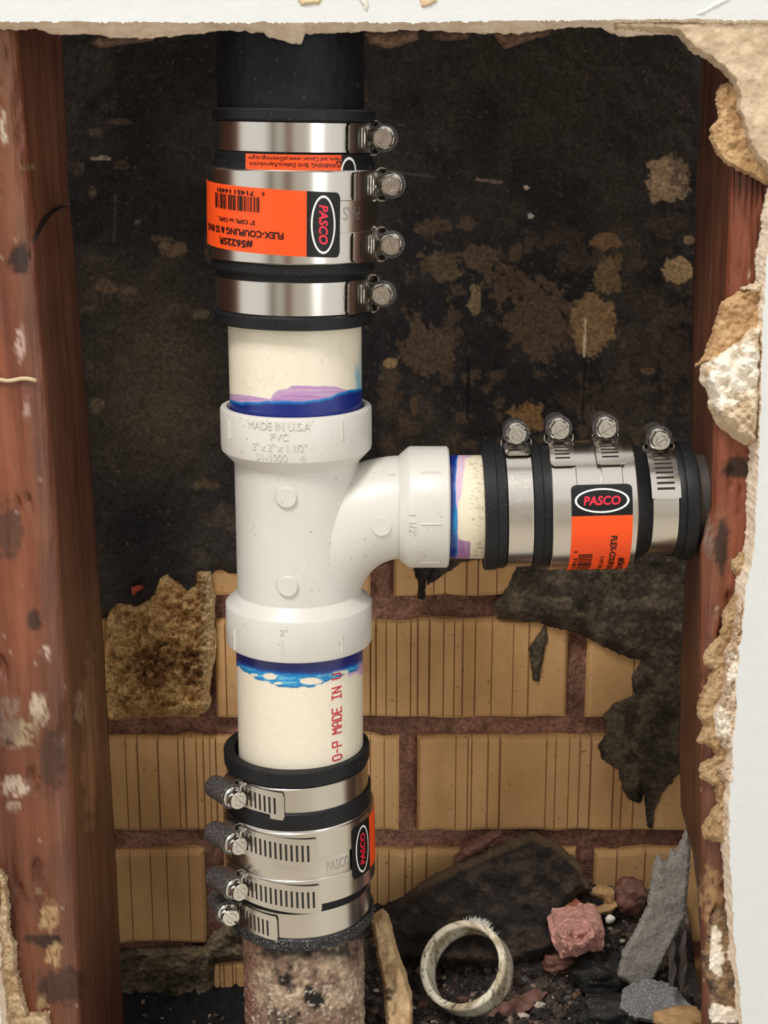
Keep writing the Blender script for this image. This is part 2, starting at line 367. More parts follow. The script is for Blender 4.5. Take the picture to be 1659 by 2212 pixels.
# ------------------------------------------------------------------ the back wall: mortar bed, bricks, parging
def build_back_wall():
    xs = np.linspace(-0.40, 0.40, 420); zs = np.linspace(CAMZ - 0.56, CAMZ + 0.16, 400)
    X, Z = np.meshgrid(xs, zs, indexing='ij')
    P = np.stack([X, np.full(X.shape, YW + 0.0065), Z], -1)
    n = fbm(X * 90, Z * 90, 3, 5)
    P[..., 1] -= 0.009 * (n - 0.45)
    a = fbm(X * 30, Z * 30, 11, 4)
    c = mixc(lin(184, 138, 118), lin(142, 106, 90), sstep(0.4, 0.6, a))
    c = mixc(c, lin(140, 100, 86), sstep(0.55, 0.75, fbm(X * 130, Z * 60, 15, 4)) * 0.7)
    px, py = proj(P)
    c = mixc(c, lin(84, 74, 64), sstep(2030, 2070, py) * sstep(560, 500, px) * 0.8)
    nx, nz = X.shape; I, J = np.meshgrid(np.arange(nx - 1), np.arange(nz - 1), indexing='ij'); I = I.ravel(); J = J.ravel()
    Fc = np.stack([I * nz + J, (I + 1) * nz + J, (I + 1) * nz + J + 1, I * nz + J + 1], -1)
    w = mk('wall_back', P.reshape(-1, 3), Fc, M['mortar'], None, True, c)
    w['kind'] = 'structure'; w['label'] = 'yellow brick chimney wall with reddish mortar at the back of the opening'
    rows = [((1078, 1288), [(-760, 0), (40, 800), (850, 1610), (1650, 2400)]),
            ((1340, 1553), [(-1120, -370), (-330, 425), (465, 1227), (1268, 2030)]),
            ((1593, 1797), [(-700, 55), (95, 862), (901, 1640), (1680, 2440)]),
            ((1838, 2040), [(-1110, -360), (-320, 443), (485, 1243), (1282, 2040)]),
            ((2081, 2275), [(-840, -80), (-40, 425), (461, 1225), (1262, 1990)])]
    grooves = {(1, 2): [488, 800, 812, 834, 857, 887, 902, 927, 958, 981, 999, 1026, 1062, 1108, 1142],
               (1, 3): [1370, 1420], (0, 2): [905, 938, 962, 1009, 1034, 1075, 1130],
               (2, 1): [274, 299, 343, 387, 400, 426, 441, 455, 468, 800, 830], (2, 2): [984, 1010, 1018, 1053, 1079, 1179, 1199, 1228, 1251, 1275, 1325, 1344, 1370, 1412],
               (3, 1): [284, 328, 363, 410], (3, 2): [815, 840, 875, 890, 921], (3, 3): [1330, 1390], (4, 2): [477, 486, 505, 512]}
    for ri, ((y0, y1), bl) in enumerate(rows):
        for bi, (x0, x1) in enumerate(bl):
            if x0 > 1900: continue
            ym = (y0 + y1) / 2
            X0 = at(x0, ym, YW)[0]; X1 = at(x1, ym, YW)[0]; Z1 = at(600, y0, YW)[2]; Z0 = at(600, y1, YW)[2]
            X0c, X1c = max(X0, -0.40), min(X1, 0.40)
            r_ = random.Random(ri * 10 + bi)
            gx = [at(g, ym, YW)[0] for g in grooves.get((ri, bi), [])]
            xs_ = {X0c: 0.0, X1c: 0.0}
            prof = [(X0c, 0.003), (X0c + 0.0015, 0.0006), (X0c + 0.003, 0.0)]
            for g in sorted(gx):
                w_ = r_.choice([0.00018, 0.00026, 0.0004]); d_ = r_.choice([0.0008, 0.0010, 0.0013])
                if g - w_ * 2 > prof[-1][0] and g < X1c - 0.005:
                    prof += [(g - w_ * 1.6, 0.0), (g - w_ * 0.4, d_), (g + w_ * 0.4, d_), (g + w_ * 1.6, 0.0)]
            # fill long spans so the arrises can be uneven
            q = [prof[0]]
            for p in prof[1:] + [(X1c - 0.003, 0.0), (X1c - 0.0015, 0.0006), (X1c, 0.003)]:
                while p[0] - q[-1][0] > 0.012: q.append((q[-1][0] + 0.009, 0.0))
                q.append(p)
            prof = q
            zz = [0.0, 0.0012, 0.003, 0.5, 0.997, 0.9988, 1.0]
            H = Z1 - Z0; zrow = [Z0, Z0 + 0.0012, Z0 + 0.003, (Z0 + Z1) / 2, Z1 - 0.003, Z1 - 0.0012, Z1]
            ydep = [0.003, 0.0006, 0, 0, 0, 0.0006, 0.003]
            V = []; C = []
            for (x, d) in prof:
                jt = 0.0022 * (vn(x * 90, ri * 7.3 + 1, 5) - 0.5); jb = 0.0022 * (vn(x * 90, ri * 7.3 + 3, 6) - 0.5)
                for k, z in enumerate(zrow):
                    zj = z + (jb if k < 3 else jt if k > 3 else 0)
                    V.append((x, YW + max(d, ydep[k]), zj))
                    g_ = 0.55 if d >= 0.0008 and d != 0.003 else 1.0
                    C.append((g_, g_, g_))
            m_ = len(zrow); n_ = len(prof); Fc = []
            for i in range(n_ - 1):
                for k in range(m_ - 1):
                    Fc.append((i * m_ + k, (i + 1) * m_ + k, (i + 1) * m_ + k + 1, i * m_ + k + 1))
            N = len(V)
            # sides running back into the mortar
            ring = [i * m_ for i in range(n_)] + [(n_ - 1) * m_ + k for k in range(1, m_)] + [i * m_ + m_ - 1 for i in range(n_ - 2, -1, -1)] + [k for k in range(m_ - 2, 0, -1)]
            for q_ in ring:
                x, y, z = V[q_]; V.append((x, YW + 0.02, z)); C.append((0.9, 0.9, 0.9))
            L = len(ring)
            for i in range(L):
                Fc.append((ring[i], N + i, N + (i + 1) % L, ring[(i + 1) % L]))
            V = np.array(V); ctr = np.array([(X0c + X1c) / 2, YW, Z0])
            mk('brick', V - ctr, Fc, M['brick'], w, False, C, loc=ctr)
    return w
wall_back = build_back_wall()

# black tar-like parging over the upper bricks
BLOBS = [  # px, py, rx, ry, colour, strength, edge noise
    (1440, 385, 46, 50, (150, 126, 98), 1, .5), (1462, 583, 33, 29, (158, 132, 96), 1, .5), (1490, 517, 13, 11, (128, 105, 78), 1, .4),
    (1307, 522, 30, 18, (112, 86, 62), .95, .5), (1315, 594, 30, 44, (108, 86, 62), .9, .6), (1277, 698, 50, 62, (126, 100, 70), 1, .5),
    (1165, 690, 66, 82, (82, 66, 50), .9, 1.0), (960, 575, 46, 30, (86, 70, 52), .9, .9), (1035, 565, 32, 34, (84, 68, 52), .9, .9),
    (922, 752, 68, 62, (80, 64, 49), .9, .9), (1095, 610, 56, 36, (80, 64, 48), .85, 1.1), (940, 490, 40, 18, (78, 62, 48), .85, .8),
    (1010, 482, 15, 18, (80, 64, 48), .85, .6), (1115, 548, 13, 20, (82, 66, 50), .85, .7), (845, 784, 16, 12, (150, 122, 86), .9, .5),
    (845, 840, 24, 40, (74, 60, 46), .8, 1.), (895, 880, 10, 20, (88, 68, 46), .8, .7), (1400, 801, 17, 8, (136, 104, 72), .95, .4),
    (1137, 900, 42, 34, (118, 90, 58), .95, .7), (1026, 655, 13, 36, (128, 108, 80), .8, .8), (1137, 405, 6, 6, (180, 160, 140), 1, .3),
    (1146, 467, 6, 6, (170, 170, 160), 1, .3), (1250, 560, 44, 26, (60, 50, 42), .8, 1.), (1400, 660, 40, 40, (62, 52, 43), .6, 1.2), (1440, 490, 40, 26, (62, 53, 44), .8, 1.), (1470, 330, 30, 60, (52, 45, 40), .6, 1.2),
    (1390, 770, 50, 40, (60, 50, 42), .7, 1.2), (1455, 760, 36, 90, (66, 54, 44), .7, 1.2), (1480, 200, 26, 70, (50, 42, 37), .6, 1.),
    (375, 537, 30, 18, (98, 80, 62), .9, .9), (345, 515, 22, 10, (88, 72, 56), .8, .9), (233, 618, 28, 15, (92, 74, 58), .9, .8), (278, 630, 20, 9, (90, 72, 56), .9, .7),
    (208, 286, 14, 12, (78, 66, 54), .8, .5), (258, 263, 26, 8, (76, 64, 52), .8, .6), (263, 358, 19, 10, (74, 62, 48), .85, .5), (168, 365, 15, 14, (70, 62, 52), .8, .5),
    (200, 416, 8, 15, (84, 74, 54), .85, .5), (297, 480, 7, 5, (84, 74, 62), .9, .4), (221, 342, 24, 4, (150, 135, 115), .9, .6), (213, 876, 15, 16, (96, 80, 64), .85, .6),
    (432, 680, 22, 10, (88, 78, 60), .8, .6), (262, 780, 16, 9, (80, 68, 56), .7, .7), (450, 535, 11, 34, (76, 62, 48), .7, .8), (190, 665, 12, 6, (80, 66, 56), .8, .5),
    (450, 1048, 36, 10, (88, 74, 54), .7, .9), (232, 232, 14, 6, (66, 58, 50), .7, .5), (245, 235, 8, 14, (60, 54, 48), .6, .6),
    (500, 1265, 16, 10, (118, 104, 84), .9, .5), (830, 100, 40, 10, (60, 50, 44), .6, 1.), (1000, 130, 26, 40, (48, 42, 37), .7, 1.2), (980, 300, 30, 30, (52, 44, 38), .5, 1.2),
    (720, 540, 30, 30, (70, 58, 45), .6, 1.), (1330, 860, 60, 30, (68, 55, 43), .6, 1.2), (1240, 870, 50, 26, (60, 50, 40), .6, 1.2)]
def parging_col(X, Y, d):
    n = fbm(X / 150, Y / 150, 21, 5); n2 = fbm(X / 40, Y / 40, 22, 4)
    c = mixc(lin(33, 31, 31), lin(52, 46, 41), sstep(0.35, 0.68, n))
    c = mixc(c, lin(82, 70, 56), sstep(0.50, 0.72, n2) * 0.45 * sstep(380, 620, Y) * sstep(0.4, 0.6, n))
    g = np.exp(-(((X - 330) / 140) ** 2 + ((Y - 830) / 200) ** 2)); c = mixc(c, lin(92, 80, 64), np.clip(g, 0, 1) * (0.35 + 0.6 * fbm(X / 60, Y / 60, 31, 4)))
    g = np.exp(-(((X - 300) / 110) ** 2 + ((Y - 1130) / 60) ** 2)); c = mixc(c, lin(30, 29, 30), g)
    # streaky right margin by the stud
    c = mixc(c, lin(70, 58, 46), sstep(0.52, 0.68, fbm(X / 26, Y / 34, 41, 5)) * sstep(1360, 1470, X) * sstep(420, 600, Y) * 0.8)
    c = mixc(c, lin(76, 62, 48), sstep(0.56, 0.66, fbm(X / 30, Y / 30, 43, 5)) * sstep(450, 560, Y) * sstep(800, 860, X) * 0.75)
    wx = fbm(X / 22, Y / 22, 51, 4) - 0.5; wy = fbm(X / 22, Y / 22, 61, 4) - 0.5; wf = fbm(X / 7, Y / 7, 71, 3) - 0.5
    for (bx, by, rx, ry, col, s, e) in BLOBS:
        q = np.abs(X - bx) < rx * 2.6; q &= np.abs(Y - by) < ry * 2.6
        if not q.any(): continue
        r = np.sqrt(((X[q] - bx) / rx) ** 2 + ((Y[q] - by) / ry) ** 2) + 1.7 * e * wx[q] + 0.8 * e * wf[q]
        f = sstep(1.06, 0.94, r) * s
        cc = lin(*col)[None, :] * (0.86 + 0.3 * fbm(X[q] / 9, Y[q] / 9, 81, 3))[:, None]
        c[q] = c[q] * (1 - f[:, None]) + cc * f[:, None]
    # many little chips of colour
    v = vn(X / 5.5, Y / 5.5, 91); c = mixc(c, lin(96, 84, 70), sstep(0.93, 0.97, v) * 0.7)
    # cracks and thin lines
    for (x0, y0, x1, y1, wd, col) in [(1012, 780, 1010, 905, 2.2, (14, 13, 13)), (1264, 790, 1258, 900, 2.2, (18, 16, 15)), (1264, 690, 1262, 770, 2.0, (205, 185, 150)),
                                      (850, 372, 940, 382, 3, (70, 60, 54)), (1030, 388, 1084, 394, 3.2, (120, 100, 92)), (250, 420, 246, 520, 2, (66, 58, 50))]:
        dx, dy = x1 - x0, y1 - y0; t = np.clip(((X - x0) * dx + (Y - y0) * dy) / (dx * dx + dy * dy), 0, 1)
        dd = np.hypot(X - x0 - t * dx, Y - y0 - t * dy) + 3 * np.abs(wf)
        c = mixc(c, lin(*col), sstep(wd + 1.5, wd - 0.5, dd))
    return c * np.array([1.75, 1.78, 1.85])
par = patch('parging', [(-420, 30), (2080, 30), (2080, 1235), (1600, 1215), (1480, 1230), (1300, 1225), (1130, 1205), (1000, 1222), (905, 1290), (925, 1215), (845, 1205), (800, 1230), (700, 1260), (520, 1245), (470, 1240), (440, 1300), (330, 1330), (150, 1335), (-420, 1330)], YW + 0.004, 0.0085, M['parging'], parging_col,
            parent=wall_back, step=3.4, edge=26, rough=9, rscale=30, bump=0.28, bscale=34, seed=3, lip=0.3)
par['label'] = 'black sooty parging with tan spots'

# mortar smears and the broken tan patch on the brick face
def smear_col(c1, c2, seed, dark=None):
    def fn(X, Y, d):
        c = mixc(lin(*c1) * 2.2, lin(*c2) * 2.1, sstep(0.35, 0.65, fbm(X / 34, Y / 26, seed, 5)))
        c = mixc(c, lin(28, 26, 26), sstep(0.60, 0.74, fbm(X / 60, Y / 40, seed + 9, 4)) * 0.4)
        c = mixc(c, lin(112, 98, 80), sstep(0.62, 0.78, fbm(X / 10, Y / 8, seed + 4, 3)) * 0.55)
        return c
    return fn
patch('mortar_smear', [(1120, 1215), (1098, 1270), (1062, 1315), (1078, 1334), (1170, 1347), (1230, 1362), (1270, 1380), (1340, 1415), (1390, 1428), (1365, 1460), (1370, 1505), (1330, 1520), (1305, 1545), (1312, 1580), (1292, 1615), (1300, 1640), (1335, 1665), (1345, 1700), (1356, 1728), (1385, 1735), (1392, 1700), (1398, 1785), (1410, 1790), (1412, 1750), (1440, 1700), (1500, 1640), (1500, 1190), (1120, 1190)],
      YW, 0.0085, M['mortar'], smear_col((78, 70, 58), (52, 46, 40), 101), parent=wall_back, step=3, edge=22, rough=5, bump=0.4, bscale=40, seed=8)
patch('mortar_drip', [(1178, 1352), (1160, 1375), (1143, 1402), (1150, 1470), (1166, 1476), (1172, 1430), (1184, 1375)], YW, 0.004, M['mortar'],
      smear_col((82, 74, 62), (62, 56, 48), 102), parent=wall_back, step=2, edge=8, rough=3, seed=9)
patch('mortar_drip', [(893, 1215), (898, 1240), (905, 1262), (903, 1292), (915, 1295), (922, 1255), (940, 1238), (945, 1215)], YW, 0.003, M['mortar'],
      smear_col((46, 40, 35), (34, 30, 28), 103), parent=wall_back, step=2, edge=8, rough=5, seed=10)
patch('mortar_smear', [(245, 2060), (300, 2050), (440, 2048), (462, 2015), (500, 1990), (530, 1990), (530, 2072), (462, 2082), (458, 2175), (245, 2175)], YW + 0.002, 0.008, M['mortar'],
      smear_col((104, 92, 74), (74, 66, 54), 104), parent=wall_back, step=2.5, edge=14, rough=4, bump=0.5, bscale=28, seed=11)
def tan_col(X, Y, d):
    c = mixc(lin(208, 172, 118), lin(176, 136, 88), sstep(0.4, 0.6, fbm(X / 22, Y / 22, 111, 4)))
    hole = np.maximum(np.exp(-(((X - 330) / 62) ** 2 + ((Y - 1440) / 62) ** 2)), np.exp(-(((X - 415) / 34) ** 2 + ((Y - 1440) / 60) ** 2)))
    hole = np.maximum(hole, 0.9 * np.exp(-(((X - 440) / 20) ** 2 + ((Y - 1265) / 30) ** 2)))
    f = sstep(0.35, 0.75, hole + 0.7 * (fbm(X / 9, Y / 9, 113, 4) - 0.5))
    c = mixc(c, lin(130, 90, 54), f * 0.9)
    c = mixc(c, lin(212, 178, 126), sstep(0.58, 0.70, fbm(X / 6, Y / 6, 115, 3)) * 0.6)
    c = mixc(c, lin(60, 42, 30), sstep(0.66, 0.74, fbm(X / 12, Y / 12, 117, 3)) * f)
    c = mixc(c, lin(226, 204, 160), sstep(428, 448, X + 14 * (fbm(X / 9, Y / 14, 119, 3) - .5)) * .7)
    return c * 1.35
patch('broken_render', [(232, 1335), (242, 1310), (258, 1302), (300, 1310), (330, 1290), (345, 1250), (362, 1238), (382, 1256), (402, 1272), (420, 1265), (426, 1234), (455, 1234), (463, 1290), (460, 1350), (468, 1390), (460, 1440), (452, 1490), (455, 1528), (430, 1546), (330, 1548), (236, 1556), (225, 1450)],
      YW + 0.002, 0.015, M['mortar'], tan_col, parent=wall_back, step=2.2, edge=20, rough=4, rscale=10, bump=0.55, bscale=13, seed=12, lip=0.5)
o = patch('red_crumb', [(282, 1268), (300, 1263), (314, 1270), (300, 1276), (292, 1288), (284, 1284)], YW, 0.012, M['orangebit'], lambda X, Y, d: mixc(lin(200, 80, 55), lin(170, 60, 40), sstep(.4, .6, fbm(X / 5, Y / 5, 1, 2))), parent=wall_back, step=1.5, edge=4, rough=2, seed=2)

# ------------------------------------------------------------------ cavity floor
V, Fc = boxv(0, 0.745, CAMZ - 0.523, 0.60, 0.20, 0.02)
fl = mk('floor', V, Fc, M['darkrock'], None, False); fl['kind'] = 'structure'

# ------------------------------------------------------------------ studs
def stud(name, label, back, front, side, seed):
    """back / front: (py, px) tables of the inner back edge and inner front edge"""
    zs = np.linspace(CAMZ - 0.52, CAMZ + 0.15, 360)
    def line(tb, Yq):
        P = np.array([at(px, py, Yq) for py, px in tb]); o_ = np.argsort(P[:, 2]); return np.interp(zs, P[o_, 2], P[o_, 0])
    XB = line(back, YSB); XF = line(front, YS)
    nb, nc, nf = 26, 9, 46
    V = []; C = []
    R = 0.007
    for i, z in enumerate(zs):
        row = []
        for k in range(nb):
            t = k / nb; row.append((XB[i] + (XF[i] - XB[i]) * t, YSB + (YS + R - YSB) * t))
        for k in range(nc):
            a = (k / (nc - 1)) * math.pi / 2
            row.append((XF[i] + side * R * (1 - math.cos(a)), YS + R - R * math.sin(a)))
        for k in range(1, nf + 1):
            row.append((XF[i] + side * (R + 0.05 * k / nf), YS))
        V.append([(x, y, z) for x, y in row])
    V = np.array(V); n_, m_ = V.shape[:2]
    px, py = proj(V)
    k = np.arange(m_)[None, :] * np.ones((n_, 1))
    bmp = fbm(px / 13, py / 130, seed, 4) - 0.5
    V[..., 1] -= 0.0022 * bmp * (k >= nb); V[..., 0] -= side * 0.0016 * bmp * (k < nb)
    dent = sstep(0.62, 0.8, fbm(px / 40, py / 120, seed + 3, 4)); V[..., 1] += 0.004 * dent * (k >= nb - 2)
    C = np.ones((n_, m_, 3))
    return V, C, px, py, k, nb, nc
def finish_stud(name, label, V, C, side):
    n_, m_ = V.shape[:2]
    back = V[:, -1:, :].copy(); back[..., 1] = YSB; back2 = V[:, :1, :].copy(); back2[..., 1] = YSB
    V = np.concatenate([V, back], 1); C = np.concatenate([C, C[:, -1:, :]], 1); m_ += 1
    Fc = []
    I, J = np.meshgrid(np.arange(n_ - 1), np.arange(m_), indexing='ij'); I = I.ravel(); J = J.ravel(); J2 = (J + 1) % m_
    Fc = np.stack([I * m_ + J, I * m_ + J2, (I + 1) * m_ + J2, (I + 1) * m_ + J], -1).tolist()
    Fc.append(list(range(m_))); Fc.append(list(range((n_ - 1) * m_, n_ * m_))[::-1])
    if side > 0: pass
    o_ = mk(name, V.reshape(-1, 3), Fc, M['wood'], None, True, C.reshape(-1, 3), recenter=True)
    bm = bmesh.new(); bm.from_mesh(o_.data); bmesh.ops.recalc_face_normals(bm, faces=bm.faces); bm.to_mesh(o_.data); bm.free()
    return tag(o_, label, 'stud')
def blot(C, px, py, bx, by, rx, ry, col, seed, e=0.7, s=1.0):
    r = np.sqrt(((px - bx) / rx) ** 2 + ((py - by) / ry) ** 2) + 1.6 * e * (fbm(px / 12, py / 12, seed, 4) - 0.5)
    f = sstep(1.15, 0.75, r) * s
    if max(col) > 2: f = f * sstep(.24, .54, fbm(px / 5, py / 9, seed + 3, 3))
    f = f[..., None]; C[...] = C * (1 - f) + np.array(col) * f

V, C, px, py, k, nb, nc = stud('wall_stud', '', [(60, 133), (400, 150), (900, 190), (1300, 218), (1850, 250), (2250, 268)], [(60, 28), (560, 72), (1000, 104), (1500, 140), (2250, 172)], -1, 5)
front = (k >= nb)
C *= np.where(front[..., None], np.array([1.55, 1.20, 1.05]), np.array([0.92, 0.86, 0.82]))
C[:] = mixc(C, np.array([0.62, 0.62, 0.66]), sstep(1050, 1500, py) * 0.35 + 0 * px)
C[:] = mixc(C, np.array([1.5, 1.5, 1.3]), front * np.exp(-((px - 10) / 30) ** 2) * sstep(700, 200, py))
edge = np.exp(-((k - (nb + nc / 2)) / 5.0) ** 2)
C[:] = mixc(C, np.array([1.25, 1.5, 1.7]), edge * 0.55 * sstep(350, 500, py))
for (bx, by, rx, ry, col, s) in [(40, 560, 26, 34, (.25, .25, .28), .85), (44, 745, 12, 42, (4.2, 7.5, 11.5), .8), (8, 275, 8, 34, (4, 8.5, 12), .9), (58, 880, 8, 22, (3, 5, 7.5), .7), (98, 1410, 12, 16, (4, 8, 12), .8), (85, 1530, 22, 34, (4, 8, 11), .7),
                                  (40, 1585, 36, 30, (2.6, 5, 5.5), .95), (20, 1602, 12, 12, (.4, .4, .45), .9), (30, 1700, 34, 22, (4.2, 8.5, 12), .65), (30, 1740, 16, 10, (3, 6, 8), .6), (85, 1560, 14, 16, (2.5, 4.5, 5), .7),
                                  (105, 1980, 22, 34, (3.4, 5.6, 5.0), .95), (118, 2060, 18, 34, (3.4, 5.6, 5.0), .95), (95, 2030, 40, 14, (.3, .3, .34), .6), (95, 2165, 14, 18, (2.6, 4.5, 4.2), .9), (80, 1930, 9, 9, (3, 5, 5), .8),
                                  (130, 2130, 60, 40, (.5, .52, .58), .45), (195, 1600, 18, 200, (1.6, 1.9, 1.7), .45), (20, 1150, 30, 60, (.7, .7, .8), .6), (75, 1340, 16, 22, (.35, .35, .42), .7), (110, 1650, 30, 70, (.65, .65, .7), .45),
                                  (175, 1530, 14, 36, (2.2, 3.4, 4.0), .5), (60, 360, 18, 8, (2, 3.4, 2.6), .8), (20, 1560, 26, 60, (1.6, 2.6, 3.4), .5)]:
    blot(C, px, py, bx, by, rx, ry, col, int(bx * 7 + by))
sp = vn(px / 3.2, py / 3.2, 33); C[:] = mixc(C, np.array([3.5, 7, 10]), sstep(0.955, 0.985, sp) * 0.6 * front)
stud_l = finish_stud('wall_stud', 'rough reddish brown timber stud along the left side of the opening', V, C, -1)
V, C, px, py, k, nb, nc = stud('wall_stud', '', [(60, 1520), (400, 1505), (600, 1497), (900, 1494), (1180, 1486), (1250, 1478), (1600, 1466), (1740, 1470), (1850, 1502), (2000, 1512), (2250, 1514)], [(60, 1592), (400, 1586), (560, 1580), (700, 1572), (880, 1550), (1000, 1546), (1105, 1545), (1190, 1522), (1300, 1522), (1500, 1520), (1800, 1520), (2250, 1522)], 1, 9)
front = (k >= nb)
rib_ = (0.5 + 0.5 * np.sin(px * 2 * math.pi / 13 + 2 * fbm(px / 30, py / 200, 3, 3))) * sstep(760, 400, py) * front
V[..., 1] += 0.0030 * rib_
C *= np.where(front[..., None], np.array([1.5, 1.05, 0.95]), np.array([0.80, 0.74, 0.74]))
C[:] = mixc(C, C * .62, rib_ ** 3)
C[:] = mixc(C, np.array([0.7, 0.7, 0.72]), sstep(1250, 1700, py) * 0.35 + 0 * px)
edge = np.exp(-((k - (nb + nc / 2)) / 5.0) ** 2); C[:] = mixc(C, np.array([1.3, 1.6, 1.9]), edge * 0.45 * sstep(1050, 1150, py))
for (bx, by, rx, ry, col, s) in [(1558, 1185, 16, 60, (.30, .33, .40), .9), (1600, 1010, 40, 24, (.22, .2, .2), .8), (1530, 1160, 10, 46, (1.5, 2.6, 3.6), .4), (1540, 1940, 30, 60, (3.2, 4.8, 4.0), .8), (1560, 2080, 40, 40, (.35, .45, .6), .8), (1545, 2050, 16, 60, (3.6, 6.5, 7.5), .8)]:
    blot(C, px, py, bx, by, rx, ry, col, int(bx * 7 + by))
sp = vn(px / 3.2, py / 3.2, 37); C[:] = mixc(C, np.array([3.5, 7, 10]), sstep(0.95, 0.985, sp) * 0.7 * front)
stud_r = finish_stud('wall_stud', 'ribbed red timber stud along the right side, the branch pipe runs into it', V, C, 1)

def tube(name, pts, r, mat, parent=None, n=8, recenter=False):
    pts = [Vector(p) for p in pts]; V = []; Fc = []
    up = Vector((0, 0, 1))
    for i, p in enumerate(pts):
        t = (pts[min(i + 1, len(pts) - 1)] - pts[max(i - 1, 0)]).normalized()
        a = t.cross(up); a = a.normalized() if a.length > 1e-4 else Vector((1, 0, 0)); b = t.cross(a).normalized()
        rr = r[i] if isinstance(r, (list, tuple)) else r
        for k_ in range(n):
            an = 2 * math.pi * k_ / n; V.append(tuple(p + (a * math.cos(an) + b * math.sin(an)) * rr))
    for i in range(len(pts) - 1):
        for k_ in range(n): Fc.append((i * n + k_, i * n + (k_ + 1) % n, (i + 1) * n + (k_ + 1) % n, (i + 1) * n + k_))
    Fc.append(tuple(range(n))[::-1]); Fc.append(tuple(range((len(pts) - 1) * n, len(pts) * n)))
    return mk(name, V, Fc, mat, parent, True, recenter=recenter)
def rel(o, P): return tuple(np.array(P) - np.array(o.location))
# check in the timber, its knot, and the string across it
pts = [(153, 441), (135, 446), (115, 455), (100, 470), (88, 490), (80, 508), (72, 522)]
def stud_l_Y(px_, py_):
    xf = at(28 + (py_ - 60) * .088, py_, YS)[0]; xb = at(133 + (py_ - 60) * .05, py_, YSB)[0]
    for Yq in np.linspace(YS, YSB, 90):
        if at(px_, py_, float(Yq))[0] <= xf + (xb - xf) * (Yq - YS) / (YSB - YS): return float(Yq)
    return YS
tube('crack', [rel(stud_l, at(x, y, stud_l_Y(x, y) - 0.0045)) for x, y in pts], [.0003, .0006, .0008, .0009, .0008, .0006, .0004], M['black'], stud_l)
st_ = tube('string', [at(x, 820 + 2.5 * math.sin(x * .09), YS - 0.0012 + max(0, (x - 66)) * 0.00012) for x in range(-12, 84, 6)], .0009, M['fibre'], None, recenter=True)
tag(st_, 'short pale string lying across the front of the reddish stud', 'string')

# ------------------------------------------------------------------ the opened front wall: painted plasterboard with broken edges
def wall_top():
    xs = np.arange(-420, 2080, 3.0)
    fe = 46 + 3 * (fbm(xs / 30, xs * 0, 201, 4) - 0.5) * 2 + np.interp(xs, [-400, 0, 400, 900, 1300, 1500, 1659, 2100], [0, 0, 2, 2, -3, -5, -2, 0]) + 3 * sstep(.7, .85, vn(xs / 5, xs * 0, 202))
    be = np.interp(xs, [-400, 0, 80, 110, 200, 260, 330, 380, 470, 570, 582, 640, 652, 660, 780, 900, 1000, 1090, 1200, 1215, 1300, 1312, 1330, 1400, 1462, 1500, 2100], [62, 63, 64, 74, 76, 82, 84, 78, 68, 70, 82, 98, 98, 74, 70, 66, 70, 74, 66, 60, 60, 72, 78, 76, 74, 90, 90])
    be = be + 10 * (fbm(xs / 16, xs * 0, 203, 4) - 0.5)
    V = []; C = []
    nrow = 12
    for x, f, b in zip(xs, fe, be):
        p0 = at(x, f, YD); top = p0.copy(); top[2] = CAMZ + 0.75
        pb = at(x, b, YS); tb = pb.copy(); tb[2] = CAMZ + 0.75
        V.append(top); V.append(p0)
        for k_ in range(1, nrow):
            t = k_ / nrow; yy = f + (b - f) * t
            q = at(x, yy + 3.0 * (vn(x / 6, k_ * 1.7, 205) - .5), YD + (YS - YD) * t); V.append(q)
        V.append(pb); V.append(tb)
        C.append([(1, 1, 1)] * (nrow + 3))
    m_ = nrow + 3; V = np.array(V); n_ = len(xs)
    px_, py_ = proj(V)
    # painted sheet and gypsum core are separate surfaces
    core = mk_rows(V.reshape(n_, m_, 3)[:, 1:, :])
    face = mk_rows(V.reshape(n_, m_, 3)[:, :2, :])
    return face, core
def mk_rows(G):
    n_, m_ = G.shape[:2]
    I, J = np.meshgrid(np.arange(n_ - 1), np.arange(m_ - 1), indexing='ij'); I = I.ravel(); J = J.ravel()
    return G.reshape(-1, 3), np.stack([I * m_ + J, I * m_ + J + 1, (I + 1) * m_ + J + 1, (I + 1) * m_ + J], -1)
def core_col(V, seed=210):
    x, y = proj(V)
    c = mixc(lin(236, 219, 198), lin(222, 202, 178), sstep(.4, .65, fbm(x / 20, y / 8, seed, 4)))
    c = mixc(c, lin(226, 214, 196), sstep(.6, .75, fbm(x / 9, y / 5, seed + 3, 3)) * .6)
    return c
(fv, ff), (cv, cf) = wall_top()
wall_front = mk('wall_front', fv, ff, M['paint'], None, False); wall_front['kind'] = 'structure'
wall_front['label'] = 'white painted plasterboard above the ragged opening'
o = mk('gypsum_edge', cv, cf, M['plaster'], wall_front, True, core_col(cv)); o['label'] = 'crumbling beige gypsum edge'
# small plaster keys hanging just behind the top edge
for i, (pl, cc) in enumerate([([(585, 66), (592, 84), (615, 92), (632, 100), (648, 101), (652, 84), (648, 66)], (200, 180, 160)), ([(785, 68), (800, 92), (835, 105), (862, 100), (905, 84), (900, 66)], (118, 94, 78)),
                              ([(1060, 64), (1075, 88), (1092, 106), (1112, 100), (1150, 86), (1190, 74), (1190, 62)], (112, 88, 72)), ([(330, 70), (210, 74), (190, 92), (215, 104), (260, 98), (330, 88)], (104, 86, 72)), ([(930, 64), (935, 84), (975, 90), (1010, 82), (1020, 64)], (96, 76, 64))]):
    patch('plaster_key', pl, YS + 0.010 + 0.001 * i, 0.008, M['plaster'], lambda X, Y, d, cc=cc, i=i: mixc(lin(*cc), lin(*cc) * .7, sstep(.4, .7, fbm(X / 8, Y / 8, 220 + i, 3))), parent=wall_front, step=2, edge=8, rough=4, rscale=9, seed=30 + i)
